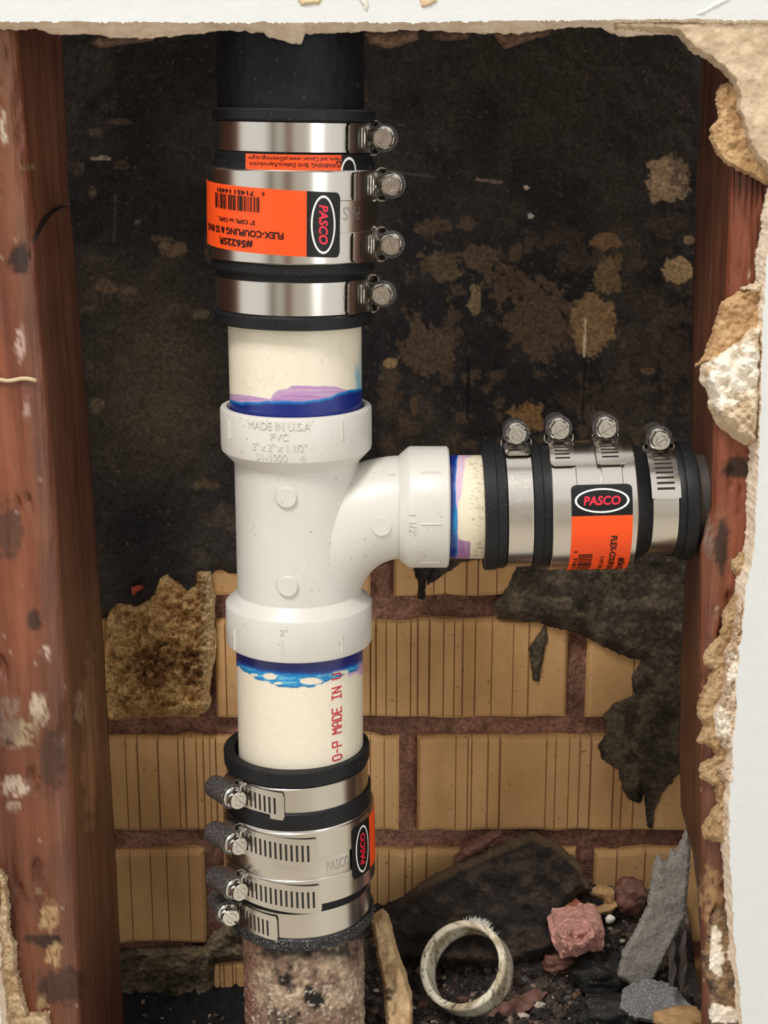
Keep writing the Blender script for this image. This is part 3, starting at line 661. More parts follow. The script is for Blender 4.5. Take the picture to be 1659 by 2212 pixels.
# paint chips where the top coat flaked off
for i, (pl, cc) in enumerate([([(640, -4), (650, 12), (672, 10), (690, 8), (700, -4)], (206, 186, 150)), ([(772, -4), (785, 14), (792, 30), (797, 14), (795, -4)], (222, 216, 204)), ([(905, -4), (912, 16), (925, 14), (945, 2), (940, -4)], (205, 180, 150)), ([(1500, 32), (1560, -4), (1585, -4), (1520, 30)], (236, 238, 236))]):
    patch('flaked_patch', pl, YD + .0002, 0.0012, M['plaster'], lambda X, Y, d, cc=cc: np.broadcast_to(lin(*cc), X.shape + (3,)).copy(), parent=wall_front, step=1.6, edge=5, rough=2, rscale=6, seed=40 + i)

def side_wall(name, tab, side, ysamp, seed, inset):
    ys = ysamp; fe = np.interp(ys, [t[0] for t in tab], [t[1] for t in tab]) + 4 * (fbm(ys / 25, ys * 0, seed, 4) - .5) * 2 - side * 2 * sstep(.72, .85, vn(ys / 4, ys * 0, seed + 1))
    rows = []
    for y, f in zip(ys, fe):
        p0 = at(f, y, YD); far = p0.copy(); far[0] = side * 0.9
        r_ = [far, p0]
        for k_ in range(1, 9):
            t = k_ / 8; q = p0 + np.array([-side * inset * t * (0.6 + 0.8 * vn(y / 60, 1, seed + 4)) + side * 0.0010 * (vn(y / 9, k_ * 7.7, seed + 2) - .5), (YS - YD) * t, 0]); r_.append(q)
        bk = r_[-1].copy(); bk[0] = side * 0.9; r_.append(bk); rows.append(r_)
    G = np.array(rows)
    w = mk(name, *mk_rows(G[:, :2]), M['paint'], None, False); w['kind'] = 'structure'
    cv_, cf_ = mk_rows(G[:, 1:]); o_ = mk('gypsum_edge', cv_, cf_, M['plaster'], w, True, core_col(cv_, seed))
    return w
ysr = np.arange(46, 2400, 3.0)
wall_right = side_wall('wall_right', [(46, 1700), (380, 1690), (480, 1666), (560, 1658), (640, 1652), (700, 1648), (960, 1641), (1100, 1634), (1200, 1628), (1270, 1612), (1430, 1596), (1600, 1584), (1750, 1576), (1830, 1576), (1960, 1582), (2080, 1590), (2150, 1600), (2212, 1606), (2400, 1620)], 1, ysr, 231, 0.0010)
wall_right['label'] = 'white painted plasterboard strip with torn edge at the right of the opening'
wall_left = side_wall('wall_left', [(46, -190), (1600, -75), (1830, -40), (1900, -28), (2000, -18), (2100, -8), (2212, 2), (2400, 14)], -1, ysr, 232, 0.0022)
wall_left['label'] = 'sliver of painted plasterboard at the lower left corner of the opening'
V, Fc = boxv(0, (YD + YS) / 2, 0.39, 1.8, YS - YD, 0.78)
o = mk('wall_below', V, Fc, M['paint'], None, False); o['kind'] = 'structure'
V, Fc = boxv(0, -1.0, -0.02, 5.0, 3.3, 0.04)
M['oak'] = mat_plain('floor_boards', (0.66, 0.60, 0.51), 0.45, 0, 60, 0.2, var=0.25, vscale=8, stretch=(1, 8, 1))
M['wallpaint'] = mat_plain('room_wall_paint', (0.70, 0.68, 0.63), 0.7, 0, 80, 0.1)
M['doorwood'] = mat_plain('brown_door', (0.20, 0.085, 0.04), 0.5, 0, 40, 0.2, var=0.3, vscale=10, stretch=(8, 8, 1))
M['darkroom'] = mat_plain('dark_passage', (0.03, 0.028, 0.026), 0.9)
o = mk('floor', V, Fc, M['oak'], None, False); o['kind'] = 'structure'
for (x0, x1) in ((-2.5, -1.95), (-1.50, -0.62), (0.02, 2.5)):
    V, Fc = boxv((x0 + x1) / 2, -2.65, 1.15, x1 - x0, 0.08, 2.3); o = mk('wall_room', V, Fc, M['wallpaint'], None, False); o['kind'] = 'structure'
V, Fc = boxv(-0.30, -2.66, 1.0, 0.64, 0.05, 2.0); o = mk('door_1', V, Fc, M['doorwood'], None, False); o['kind'] = 'structure'
V, Fc = boxv(-1.72, -2.75, 1.0, 0.60, 0.05, 2.0); o = mk('door_2', V, Fc, M['darkroom'], None, False); o['kind'] = 'structure'

# torn plaster and paper clinging to the right edge
def gyp(c1, c2, seed, paper=None, white=None):
    def fn(X, Y, d):
        c = mixc(lin(*c1), lin(*c2), sstep(.35, .65, fbm(X / 26, Y / 26, seed, 5)))
        if paper is not None:
            f = sstep(1.0, 0.0, d / paper[0] + 1.2 * (fbm(X / 14, Y / 14, seed + 2, 3) - .5)); c = mixc(c, lin(*paper[1]), f)
        if white is not None:
            for (wx, wy, rx, ry) in white:
                r = np.hypot((X - wx) / rx, (Y - wy) / ry) + 1.2 * (fbm(X / 14, Y / 14, seed + 4, 4) - .5)
                c = mixc(c, lin(238, 228, 212), sstep(1.1, .8, r))
        v = vn(X / 5, Y / 5, seed + 6); c = mixc(c, c * .6, sstep(.93, .97, v))
        return c
    return fn
o = patch('gypsum_slab', [(1318, 52), (1330, 66), (1400, 68), (1462, 74), (1485, 96), (1500, 116), (1530, 128), (1552, 146), (1578, 172), (1584, 186), (1592, 210), (1588, 240), (1600, 258), (1606, 286), (1618, 320), (1640, 352), (1665, 384), (1730, 400), (1730, 40), (1318, 40)],
      YS - 0.0005, 0.0125, M['plaster'], gyp((210, 190, 162), (188, 166, 138), 241), parent=wall_right, step=2.4, edge=12, rough=5, rscale=14, bump=.12, bscale=40, seed=51, lip=.35)
o['label'] = 'bare beige gypsum where the paint tore away'
o = patch('torn_paper', [(1575, 178), (1556, 186), (1545, 208), (1552, 240), (1550, 258), (1534, 280), (1533, 300), (1548, 330), (1562, 350), (1600, 372), (1640, 392), (1670, 402), (1670, 340), (1630, 300), (1610, 230), (1600, 180)],
      YS - 0.0002, 0.0050, M['paper'], gyp((196, 164, 122), (168, 134, 96), 245), parent=wall_right, step=2, edge=8, rough=5, rscale=9, bump=.35, bscale=14, seed=52)
o = patch('torn_paper', [(1655, 618), (1620, 620), (1590, 634), (1560, 652), (1547, 690), (1532, 738), (1520, 770), (1500, 792), (1522, 784), (1545, 800), (1600, 780), (1652, 720)],
      YS - 0.0002, 0.0070, M['paper'], gyp((198, 164, 122), (172, 136, 98), 247), parent=wall_right, step=2, edge=10, rough=4, rscale=9, bump=.3, bscale=14, seed=53)
o = patch('plaster_lump', [(1655, 700), (1620, 700), (1590, 732), (1560, 752), (1530, 770), (1513, 800), (1514, 826), (1532, 852), (1532, 884), (1552, 922), (1582, 946), (1612, 962), (1645, 968), (1652, 900)],
      YS - 0.0005, 0.0150, M['plaster'], gyp((214, 196, 170), (196, 174, 144), 249, white=[(1590, 800, 60, 62), (1640, 680, 20, 40), (1560, 830, 40, 50)]), parent=wall_right, step=2, edge=22, rough=4, rscale=12, bump=.4, bscale=22, seed=54)
o['label'] = 'white crumbling plaster lump'
patch('torn_paper', [(1656, 540), (1640, 575), (1650, 590), (1636, 610), (1600, 624), (1620, 632), (1662, 640), (1662, 540)], YS - 0.001, 0.010, M['plaster'], gyp((216, 198, 172), (190, 166, 136), 250), parent=wall_right, step=2, edge=9, rough=5, rscale=8, seed=55)
o = patch('torn_paper', [(1632, 1196), (1600, 1196), (1582, 1212), (1580, 1230), (1594, 1250), (1604, 1262), (1575, 1302), (1562, 1325), (1556, 1375), (1532, 1396), (1520, 1416), (1522, 1438), (1538, 1446), (1532, 1470), (1512, 1505), (1505, 1540), (1520, 1570), (1506, 1604), (1535, 1614), (1548, 1632), (1510, 1652), (1512, 1680), (1545, 1698), (1548, 1736), (1530, 1768), (1514, 1786), (1522, 1812), (1556, 1822), (1576, 1842), (1592, 1760), (1600, 1500), (1616, 1300)],
      YS - 0.0002, 0.0055, M['paper'], gyp((190, 162, 124), (164, 134, 98), 251), parent=wall_right, step=2, edge=9, rough=5, rscale=9, bump=.4, bscale=13, seed=56)
o = patch('plaster_lump', [(1612, 1280), (1590, 1300), (1580, 1380), (1560, 1410), (1566, 1440), (1556, 1500), (1540, 1540), (1545, 1580), (1560, 1612), (1578, 1640), (1548, 1660), (1556, 1684), (1580, 1700), (1562, 1760), (1560, 1800), (1580, 1830), (1592, 1700), (1602, 1480)],
      YS - 0.003, 0.0105, M['plaster'], gyp((216, 198, 176), (192, 166, 140), 255, white=[(1556, 1560, 30, 30), (1590, 1450, 20, 40)]), parent=wall_right, step=2, edge=10, rough=5, rscale=10, bump=.5, bscale=12, seed=57)
o = patch('torn_paper', [(1580, 1960), (1548, 1962), (1530, 1990), (1528, 2030), (1516, 2060), (1522, 2110), (1535, 2140), (1530, 2240), (1625, 2240), (1600, 2120), (1590, 2040)],
      YS - 0.0002, 0.0045, M['paper'], gyp((150, 122, 92), (92, 76, 64), 257, white=[(1548, 2060, 16, 60), (1585, 2050, 14, 40), (1560, 2190, 40, 20)]), parent=wall_right, step=2, edge=8, rough=6, rscale=9, bump=.45, bscale=13, seed=58)
o = patch('torn_paper', [(-4, 1880), (14, 1900), (22, 1960), (18, 2000), (34, 2040), (36, 2100), (50, 2150), (60, 2192), (105, 2188), (110, 2230), (-10, 2240)],
      YS - 0.0002, 0.0075, M['paper'], gyp((196, 174, 142), (172, 146, 112), 259), parent=wall_left, step=2, edge=8, rough=6, rscale=9, bump=.4, bscale=13, seed=59)

# ------------------------------------------------------------------ pipes
XA = -0.0403                                     # axis of the vertical run
def zf(py, R, px=640): return float(at(px, py, YP - R)[2])   # height of a mark read on the front of the run
def painted_pipe(name, label, R, length, loc, rot, colfn, mat, res=(240, 150), rough=0.0, seed=0, wall=0.004):
    nt_, nz = res; a = np.arange(nt_) * 2 * math.pi / nt_; z = np.linspace(0, length, nz)
    A, Z = np.meshgrid(a, z, indexing='ij')
    RR = np.full(A.shape, R)
    if rough: RR = RR + rough * (fbm(np.minimum(A, 2 * math.pi - A) * 14, Z * 450, seed, 5) - .5) * 2
    L = np.stack([RR * np.sin(A), -RR * np.cos(A), Z], -1)
    Mx = Matrix.Translation(loc) @ Matrix.Rotation(rot[1], 4, 'Y'); Mn = np.array(Mx)
    Wd = L @ Mn[:3, :3].T + Mn[:3, 3]
    px_, py_ = proj(Wd)
    C = colfn(px_, py_, A)
    V = L.reshape(-1, 3); Cc = C.reshape(-1, 3); Fc = []
    I, J = np.meshgrid(np.arange(nt_), np.arange(nz - 1), indexing='ij'); I = I.ravel(); J = J.ravel(); I2 = (I + 1) % nt_
    Fc = np.stack([I * nz + J, I2 * nz + J, I2 * nz + J + 1, I * nz + J + 1], -1).tolist()
    # bore: close the ends with an inner wall
    N = len(V); inn = np.concatenate([np.stack([(R - wall) * np.sin(a), -(R - wall) * np.cos(a), np.full(nt_, zz)], -1) for zz in (0, length)])
    V = np.concatenate([V, inn]); Cc = np.concatenate([Cc, np.tile(Cc[:1], (len(inn), 1))])
    for i in range(nt_):
        i2 = (i + 1) % nt_
        Fc.append((i * nz, N + i, N + i2, i2 * nz)); Fc.append((i * nz + nz - 1, i2 * nz + nz - 1, N + nt_ + i2, N + nt_ + i)); Fc.append((N + i, N + nt_ + i, N + nt_ + i2, N + i2))
    o_ = mk(name, V, Fc, mat, None, True, Cc)
    o_.location = loc; o_.rotation_euler = rot
    return auto(o_, 50)

CREAM = lin(232, 223, 203)
NAVY = lin(22, 38, 118); PURP = lin(176, 130, 186); CYAN = lin(20, 130, 200)
def streak(px_, py_, seed): return fbm(px_ / 60, py_ / 2.2, seed, 3)
def upper_col(px_, py_, A):
    c = np.broadcast_to(CREAM, px_.shape + (3,)).copy()
    c = mixc(c, lin(206, 196, 170), sstep(.62, .74, fbm(px_ / 5, py_ / 5, 301, 3)) * .5 * sstep(.5, .7, fbm(px_ / 50, py_ / 50, 302, 3)))
    w = 6 * (fbm(px_ / 14, py_ / 60, 303, 3) - .5)
    pt = np.interp(px_, [480, 495, 540, 584, 590, 600, 622, 630, 720, 758, 790], [848, 850, 854, 862, 850, 843, 839, 833, 834, 845, 846]) + w * .5
    f = sstep(-1, 1.5, py_ - pt) * (.55 + .6 * streak(px_, py_, 305)); c = mixc(c, PURP, np.clip(f, 0, .95))
    c = mixc(c, lin(150, 82, 160), sstep(.55, .7, streak(px_, py_, 306)) * .6 * (py_ > pt + 12))
    bt = np.interp(px_, [480, 495, 520, 560, 600, 650, 700, 720, 740, 783], [860, 862, 868, 867, 864, 867, 860, 854, 846, 838]) + w
    f = sstep(-1.5, 2.5, py_ - bt); c = mixc(c, mixc(CYAN, NAVY, sstep(0, 10, py_ - bt)), f)
    c = mixc(c, lin(32, 62, 160), sstep(.6, .75, streak(px_, py_, 307)) * .4 * f)
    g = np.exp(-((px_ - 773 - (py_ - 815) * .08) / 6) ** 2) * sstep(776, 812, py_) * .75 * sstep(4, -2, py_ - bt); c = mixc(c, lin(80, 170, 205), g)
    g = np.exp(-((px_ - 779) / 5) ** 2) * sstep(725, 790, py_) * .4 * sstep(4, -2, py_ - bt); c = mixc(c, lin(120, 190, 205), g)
    return c
def lower_col(px_, py_, A):
    c = np.broadcast_to(CREAM, px_.shape + (3,)).copy()
    w = 8 * (fbm(px_ / 12, py_ / 40, 311, 4) - .5)
    g = sstep(1, -1, py_ - np.interp(px_, [738, 752, 790], [1400, 1462, 1446])); c = mixc(c, lin(206, 170, 205), g * .9 * (px_ > 730))
    cy = np.interp(px_, [505, 515, 540, 560, 600, 640, 680, 720, 750, 790], [1436, 1441, 1457, 1470, 1481, 1486, 1482, 1465, 1454, 1440]) + w
    f = sstep(2, -1, py_ - cy)
    c = mixc(c, mixc(lin(24, 132, 196), lin(110, 186, 214), sstep(.5, .7, fbm(px_ / 16, py_ / 5, 313, 4)) * .8), f)
    c = mixc(c, lin(10, 70, 120), f * sstep(4, 0, np.abs(py_ - cy + 1)) * .6)
    for (bx, by, rx, ry) in [(583, 1461, 15, 7), (672, 1471, 26, 8), (566, 1474, 16, 3.5), (600, 1476, 10, 3), (548, 1458, 10, 3), (735, 1452, 20, 5)]:
        r = np.hypot((px_ - bx) / rx, (py_ - by) / ry) + .5 * (fbm(px_ / 9, py_ / 6, 315, 3) - .5)
        c = mixc(c, CREAM * .96, sstep(1.05, .9, r) * (px_ < 760))
    dk = np.interp(px_, [505, 520, 560, 620, 700, 740, 770, 790], [1432, 1436, 1450, 1457, 1457, 1448, 1436, 1426]) + w * .5
    f = sstep(3, -3, py_ - dk); c = mixc(c, mixc(lin(16, 82, 168), lin(36, 42, 108), sstep(0, 9, dk - py_)), f)
    c = mixc(c, lin(196, 150, 196), sstep(768, 781, px_) * sstep(1428, 1438, py_) * sstep(1462, 1452, py_) * .9)
    return c
def branch_col(px_, py_, A):
    c = np.broadcast_to(lin(232, 222, 196), px_.shape + (3,)).copy()
    c = mixc(c, lin(178, 164, 134), sstep(.60, .70, fbm(px_ / 7, py_ / 3.5, 321, 3)) * .7 * sstep(1004, 1016, px_))
    w = 5 * (fbm(px_ / 40, py_ / 12, 323, 4) - .5)
    pe = np.interp(py_, [975, 982, 992, 1000, 1060, 1100, 1165, 1172, 1205, 1210], [1028, 1024, 1006, 1004, 998, 988, 990, 1016, 1014, 1010]) + w
    c = mixc(c, mixc(lin(206, 172, 200), lin(146, 88, 160), sstep(1150, 1172, py_)), sstep(2, -1, px_ - pe) * (.7 + .3 * fbm(px_ / 2.5, py_ / 30, 325, 3)))
    be = np.interp(py_, [975, 1000, 1050, 1090, 1110, 1160, 1190, 1210], [992, 987, 984, 986, 988, 988, 988, 984]) + w * .6
    c = mixc(c, mixc(lin(20, 110, 190), NAVY, sstep(0, 6, be - px_)), sstep(1.5, -1.5, px_ - be))
    g = np.exp(-(((px_ - 983) / 5) ** 2 + ((py_ - 1130) / 34) ** 2)); c = mixc(c, lin(24, 150, 210), g * .8)
    return c
R2 = 0.03015
z_hubtop = zf(905, .0347); z_hubbot = zf(1435, .0345, 647)
ztop_pipe_top = zf(690, R2)
pu = painted_pipe('pvc_pipe', '', R2, ztop_pipe_top - (z_hubtop - .002), (XA, YP, z_hubtop - .002), (0, 0, 0), upper_col, M['pvc_pipe'], (420, 300))
tag(pu, 'cream plastic pipe with purple and blue primer above the white tee', 'pipe')
zl0 = zf(1725, R2); zl1 = z_hubbot + 0.002
pl_ = painted_pipe('pvc_pipe', '', R2, zl1 - zl0, (XA, YP, zl0), (0, 0, 0), lower_col, M['pvc_pipe'], (420, 300))
tag(pl_, 'cream plastic pipe with red lettering and blue glue below the white tee', 'pipe')
zb = float(at(900, 1095, YP)[2])                 # branch axis height
bx0 = float(at(972, 1095, YP - .02)[0]) - .004; bx1 = float(at(1064, 1095, YP - .02)[0])
pb_ = painted_pipe('pvc_pipe', '', .02413, bx1 - bx0, (bx0, YP, zb), (0, math.pi / 2, 0), branch_col, M['pvc_pipe'], (360, 120))
tag(pb_, 'short cream plastic pipe with purple and blue primer on the branch', 'pipe')
zi0 = zf(255, .032); 
ui = painted_pipe('iron_pipe', '', .0318, 0.13, (XA - .0003, YP, zi0), (0, 0, 0), lambda x, y, A: np.broadcast_to(lin(30, 31, 36), x.shape + (3,)).copy() * (0.8 + .5 * fbm(x / 30, y / 20, 331, 4))[..., None], M['black_iron'], (160, 60), rough=.0006, seed=2)
tag(ui, 'black iron pipe coming down from the top into the upper coupling', 'pipe')
def old_col(x, y, A):
    c = mixc(lin(132, 106, 90), lin(176, 154, 130), sstep(.4, .62, fbm(x / 40, y / 40, 341, 5)))
    c = mixc(c, lin(120, 70, 56), sstep(575, 530, x) * .6)
    c = mixc(c, lin(36, 31, 29), sstep(.5, .66, fbm(x / 34, y / 40, 343, 5)) * sstep(560, 610, x) * sstep(780, 700, x))
    c = mixc(c, lin(34, 30, 29), sstep(2085, 2055, y) * sstep(.35, .6, fbm(x / 20, y / 20, 345, 3)) * .9)
    c = mixc(c, lin(216, 206, 192), sstep(.66, .76, fbm(x / 7, y / 6, 347, 3)) * sstep(2090, 2140, y) * .8)
    return c
li0 = CAMZ - .5125
lo = painted_pipe('iron_pipe', '', .0302, zf(2045, .0302) - li0, (XA, YP, li0), (0, 0, 0), old_col, M['iron_rust'], (260, 160), rough=.0012, seed=4)
tag(lo, 'old crusted grey brown iron pipe rising from the cavity floor', 'pipe')

# red print up the lower pipe
STROKES = {'O': [[(0, .2), (0, .8), (.15, 1), (.45, 1), (.6, .8), (.6, .2), (.45, 0), (.15, 0), (0, .2)]], '-': [[(.1, .5), (.5, .5)]], 'P': [[(0, 0), (0, 1), (.6, 1), (.6, .5), (0, .5)]],
           'M': [[(0, 0), (0, 1), (.3, .55), (.6, 1), (.6, 0)]], 'A': [[(0, 0), (0, .7), (.2, 1), (.4, 1), (.6, .7), (.6, 0)], [(0, .45), (.6, .45)]], 'D': [[(0, 0), (0, 1), (.4, 1), (.6, .75), (.6, .25), (.4, 0), (0, 0)]],
           'E': [[(.6, 0), (0, 0), (0, 1), (.6, 1)], [(0, .5), (.5, .5)]], 'I': [[(.05, 0), (.55, 0)], [(.05, 1), (.55, 1)], [(.3, 0), (.3, 1)]], 'N': [[(0, 0), (0, 1), (.6, 0), (.6, 1)]], 'U': [[(0, 1), (0, .2), (.15, 0), (.45, 0), (.6, .2), (.6, 1)]]}
def red_print():
    s = 'O-P MADE IN U'; mb = MB()
    Rp = R2; a0 = math.asin(max(-1, min(1, (738 - 647.5) / 134.5)))
    Yf = YP - Rp * math.cos(a0 - .07)
    zs0 = float(at(726, 1641, Yf)[2]) - zl0; zs1 = float(at(726, 1455, Yf)[2]) - zl0
    adv = (zs1 - zs0) / (len(s) * .84 - .24); H = 0.0051
    wd = .00035
    for i, ch in enumerate(s):
        for stq in STROKES.get(ch, []):
            for p, q in zip(stq[:-1], stq[1:]):
                n = max(1, int(abs(q[1] - p[1]) * 5) + 1)
                d = np.array([(q[0] - p[0]) * adv, (q[1] - p[1]) * H]); L = np.hypot(*d) + 1e-9; nrm = np.array([-d[1], d[0]]) / L * wd; tt = d / L * wd * .7
                V = []
                for k_ in range(n + 1):
                    t = k_ / n; c = np.array([(i * .84 + p[0] + (q[0] - p[0]) * t) * adv, (p[1] + (q[1] - p[1]) * t) * H])
                    if k_ == 0: c = c - tt
                    if k_ == n: c = c + tt
                    for sg in (-1, 1):
                        u, v = c + sg * nrm
                        a = a0 - v / Rp; V.append(((Rp + .00012) * math.sin(a), -(Rp + .00012) * math.cos(a), zs0 + u))
                mb.add(V, [(2 * k_, 2 * k_ + 1, 2 * k_ + 3, 2 * k_ + 2) for k_ in range(n)])
    o_ = mk('lettering', mb.V, mb.F, M['red_ink'], pl_, False); o_['label'] = 'red lettering'
red_print()

# ------------------------------------------------------------------ text helper
_tc = {}
def text2d(s, size, bold=0.0, shear=0.0, align='CENTER'):
    key = (s, bold, shear)
    if key not in _tc:
        cu = bpy.data.curves.new('t', 'FONT'); cu.body = s; cu.size = 1.0; cu.offset = bold; cu.shear = shear; cu.resolution_u = 3
        ob = bpy.data.objects.new('t', cu); COL.objects.link(ob)
        bpy.context.view_layer.update()
        me = bpy.data.meshes.new_from_object(ob.evaluated_get(bpy.context.evaluated_depsgraph_get()))
        bm = bmesh.new(); bm.from_mesh(me); bmesh.ops.triangulate(bm, faces=bm.faces[:])
        bmesh.ops.remove_doubles(bm, verts=bm.verts[:], dist=1e-5)
        V = np.array([v.co[:2] for v in bm.verts]); bm.verts.index_update(); Fc = [tuple(v.index for v in f.verts) for f in bm.faces]
        bm.free(); bpy.data.objects.remove(ob); bpy.data.curves.remove(cu); bpy.data.meshes.remove(me)
        _tc[key] = (V, Fc)
    V, Fc = _tc[key]; V = V.copy()
    x0, x1 = V[:, 0].min(), V[:, 0].max(); y0, y1 = V[:, 1].min(), V[:, 1].max()
    V[:, 0] -= (x0 + x1) / 2 if align == 'CENTER' else x0
    V[:, 1] -= (y0 + y1) / 2
    sc = size / (y1 - y0)
    return V * sc, Fc, (x1 - x0) * sc
def fit(V, width): 
    w = V[:, 0].max() - V[:, 0].min(); V = V.copy(); V[:, 0] *= width / w; return V
def raised(V, Fc, fn, h):
    """flat outline faces -> raised faces with skirts through fn(x, y, h)"""
    n = len(V); top = fn(V[:, 0], V[:, 1], h); bot = fn(V[:, 0], V[:, 1], -0.0002)
    ec = {}
    for f in Fc:
        for i in range(len(f)):
            e = (f[i], f[(i + 1) % len(f)]); ec[e] = 1
    sk = [(a, b, b + n, a + n) for (a, b) in ec if (b, a) not in ec]
    return np.concatenate([top, bot]), list(Fc) + sk

# ------------------------------------------------------------------ the tee
tee = thing('sanitary_tee', 'white plastic sanitary tee joining the vertical pipes and the branch', 'pipe fitting', (XA, YP, z_hubbot))
def tz(py, R, px=642): return zf(py, R, px) - z_hubbot
RH, RL, RB = .0347, .0345, .0288
t1 = tz(905, RH); t2 = tz(1003, RH); t3 = tz(1021, RB); l3 = tz(1318, RB); l2 = tz(1345, RL); l1 = 0.0
prof = [(R2 + .0001, l1), (RL - .001, l1), (RL - .0003, l1 + .0004), (RL, l1 + .0012), (RL, l2 - .0006), (RL - .0003, l2), (RB + .0006, l3 - .0002), (RB, l3 + .0008), (RB, t3 - .0008), (RB + .0005, t3), (RH - .0014, t2 - .0008), (RH - .0003, t2 + .0004), (RH, t2 + .002), (RH, t1 - .0012), (RH - .0004, t1 - .0004), (RH - .0012, t1), (R2 + .0016, t1), (R2 + .0001, t1 - .003), (R2 + .0001, t3 + .004), (.0258, t3), (.0258, l3), (R2 + .0001, l3 - .004)]
V, Fc = lathe(prof, 160); auto(mk('run', V, Fc, M['fitting'], tee), 30)
# swept branch: arc then neck then hub, along local +X
zbr = zb - z_hubbot
ppm = F / (YP / CT)       # pixels per metre at the pipe plane
def bxl(px_, dep=YP - .0): return float(at(px_, 1095, dep)[0]) - XA
xe = bxl(872); Rc = 0.0440
pth = []
for k_ in range(29):
    a = math.pi / 2 * k_ / 28
    pth.append((xe - Rc * math.cos(a), zbr - Rc + Rc * math.sin(a), math.pi / 2 - a))   # x, z, tilt from +X
nring = 72; V = []; Fc = []
for i, (x, z, tl) in enumerate(pth):
    r = .0240
    tx, tz_ = math.sin(math.pi / 2 - tl), math.cos(math.pi / 2 - tl)      # tangent
    nx, nz_ = -tz_, tx
    for j in range(nring):
        b = 2 * math.pi * j / nring
        V.append((x + nx * r * math.cos(b), r * math.sin(b), z + nz_ * r * math.cos(b)))
for i in range(len(pth) - 1):
    for j in range(nring): Fc.append((i * nring + j, i * nring + (j + 1) % nring, (i + 1) * nring + (j + 1) % nring, (i + 1) * nring + j))
mb = MB().add(V, Fc)
xh0 = bxl(880); xh1 = bxl(972, YP - .02)
prof = [(.0240, xe - .0005), (.0244, bxl(862)), (.0283 - .0006, xh0), (.0283, xh0 + .0012), (.0283, xh1 - .0008), (.0283 - .0008, xh1), (.02413 + .0006, xh1), (.02413, xh1 - .003)]
LV, LF = lathe(prof, 128, False)
LV = np.stack([LV[:, 2], LV[:, 1], zbr - LV[:, 0]], -1)
br = mk('branch', mb.V, mb.F, M['fitting'], tee); auto(br, 60)
bh = mk('branch_hub', LV, LF, M['fitting'], tee); auto(bh, 28)
def run_map(R): return lambda a, z, h: np.stack([(R + h) * np.sin(a), -(R + h) * np.cos(a), z], -1)
def disc_prof(cx, cz, r, h, mapf, par):
    V = []; Fc = []; n = 40
    for (rr, hh) in [(r + .0002, -.0004), (r, h - .0003), (r - .0003, h), (0.0001, h)]:
        for j in range(n):
            b = 2 * math.pi * j / n; V.append(mapf(cx + rr * math.cos(b), cz + rr * math.sin(b), hh))
    for i in range(3):
        for j in range(n): Fc.append((i * n + j, i * n + (j + 1) % n, (i + 1) * n + (j + 1) % n, (i + 1) * n + j))
    auto(mk('mould_disc', V, Fc, M['fitting'], par), 40)
def run_xy(R): return lambda x, z, h: (x, -(math.sqrt(R * R - x * x) + h) if abs(x) < R else 0, z)
for (px_, py_) in [(618, 1074), (621, 1266)]:
    P = at(px_, py_, YP - RB); disc_prof(P[0] - XA, P[2] - z_hubbot, .0047, .0015, run_xy(RB), tee)
P = at(824, 1137, YP - .0235); disc_prof(P[0] - XA, P[2] - z_hubbot, .0046, .0006, lambda x, z, h: (x, -(.0236 + h), z), tee)
def ridge(par, a, z0, z1, R, w=.00045, h=.0005):
    us = np.array([a - w / R, a, a + w / R]); vs = np.linspace(z0, z1, 6)
    f = run_map(R); V, Fc = shell(us, vs, np.ones((2, 5), bool), lambda U, Vv, hh: f(U, Vv, np.where(np.abs(U - a) < 1e-9, hh, hh * .4)), -.0003, h)
    mk('raised_mark', V, Fc, M['fitting'], par, False)
def ang(px_, R, cx=642, py_=950):
    zc = YP / (CT + (1106 - py_) / F * ST); return math.asin(max(-.99, min(.99, (px_ - cx) / (R * F / zc))))
for (px_, y0, y1, R, cx) in [(503, 948, 906, RH, 638), (740, 952, 909, RH, 638), (515, 1404, 1361, RL, 645.5), (620, 1424, 1381, RL, 645.5), (741, 1410, 1369, RL, 645.5)]:
    a = ang(px_, R, cx, (y0 + y1) / 2); Yq = YP - R * math.cos(a)
    ridge(tee, a, float(at(px_, y0, Yq)[2]) - z_hubbot, float(at(px_, y1, Yq)[2]) - z_hubbot, R)
def emboss(par, s, size, a, z, R, h=.0003, width=None, mat='fitting'):
    V, Fc, w = text2d(s, size, 0.0)
    if width: V = fit(V, width)
    f = run_map(R); VV, FF = raised(V, Fc, lambda x, y, hh: f(a + x / R, z + y, hh), h)
    return mk('raised_lettering', VV, FF, M[mat], par, False)
for (s, px0, px1, py_, hp) in [('MADE IN U.S.A', 548, 676, 921, 17), ('PVC', 594, 631, 944, 15), ('2" x 2" x 1 1/2"', 556, 668, 967, 16), ('31-1000', 563, 628, 988, 15), ('4', 654, 664, 988, 15)]:
    a0, a1 = ang(px0, RH, 638, py_), ang(px1, RH, 638, py_)
    z_ = float(at(620, py_, YP - RH)[2]) - z_hubbot
    rr = RH if py_ < 980 else RH
    emboss(tee, s, hp / 4690, (a0 + a1) / 2, z_, rr + .0001, .00035, (a1 - a0) * RH)
emboss(tee, '2"', 14 / 4600, ang(622, RL, 645.5, 1366), float(at(622, 1366, YP - RL)[2]) - z_hubbot, RL, .0004)
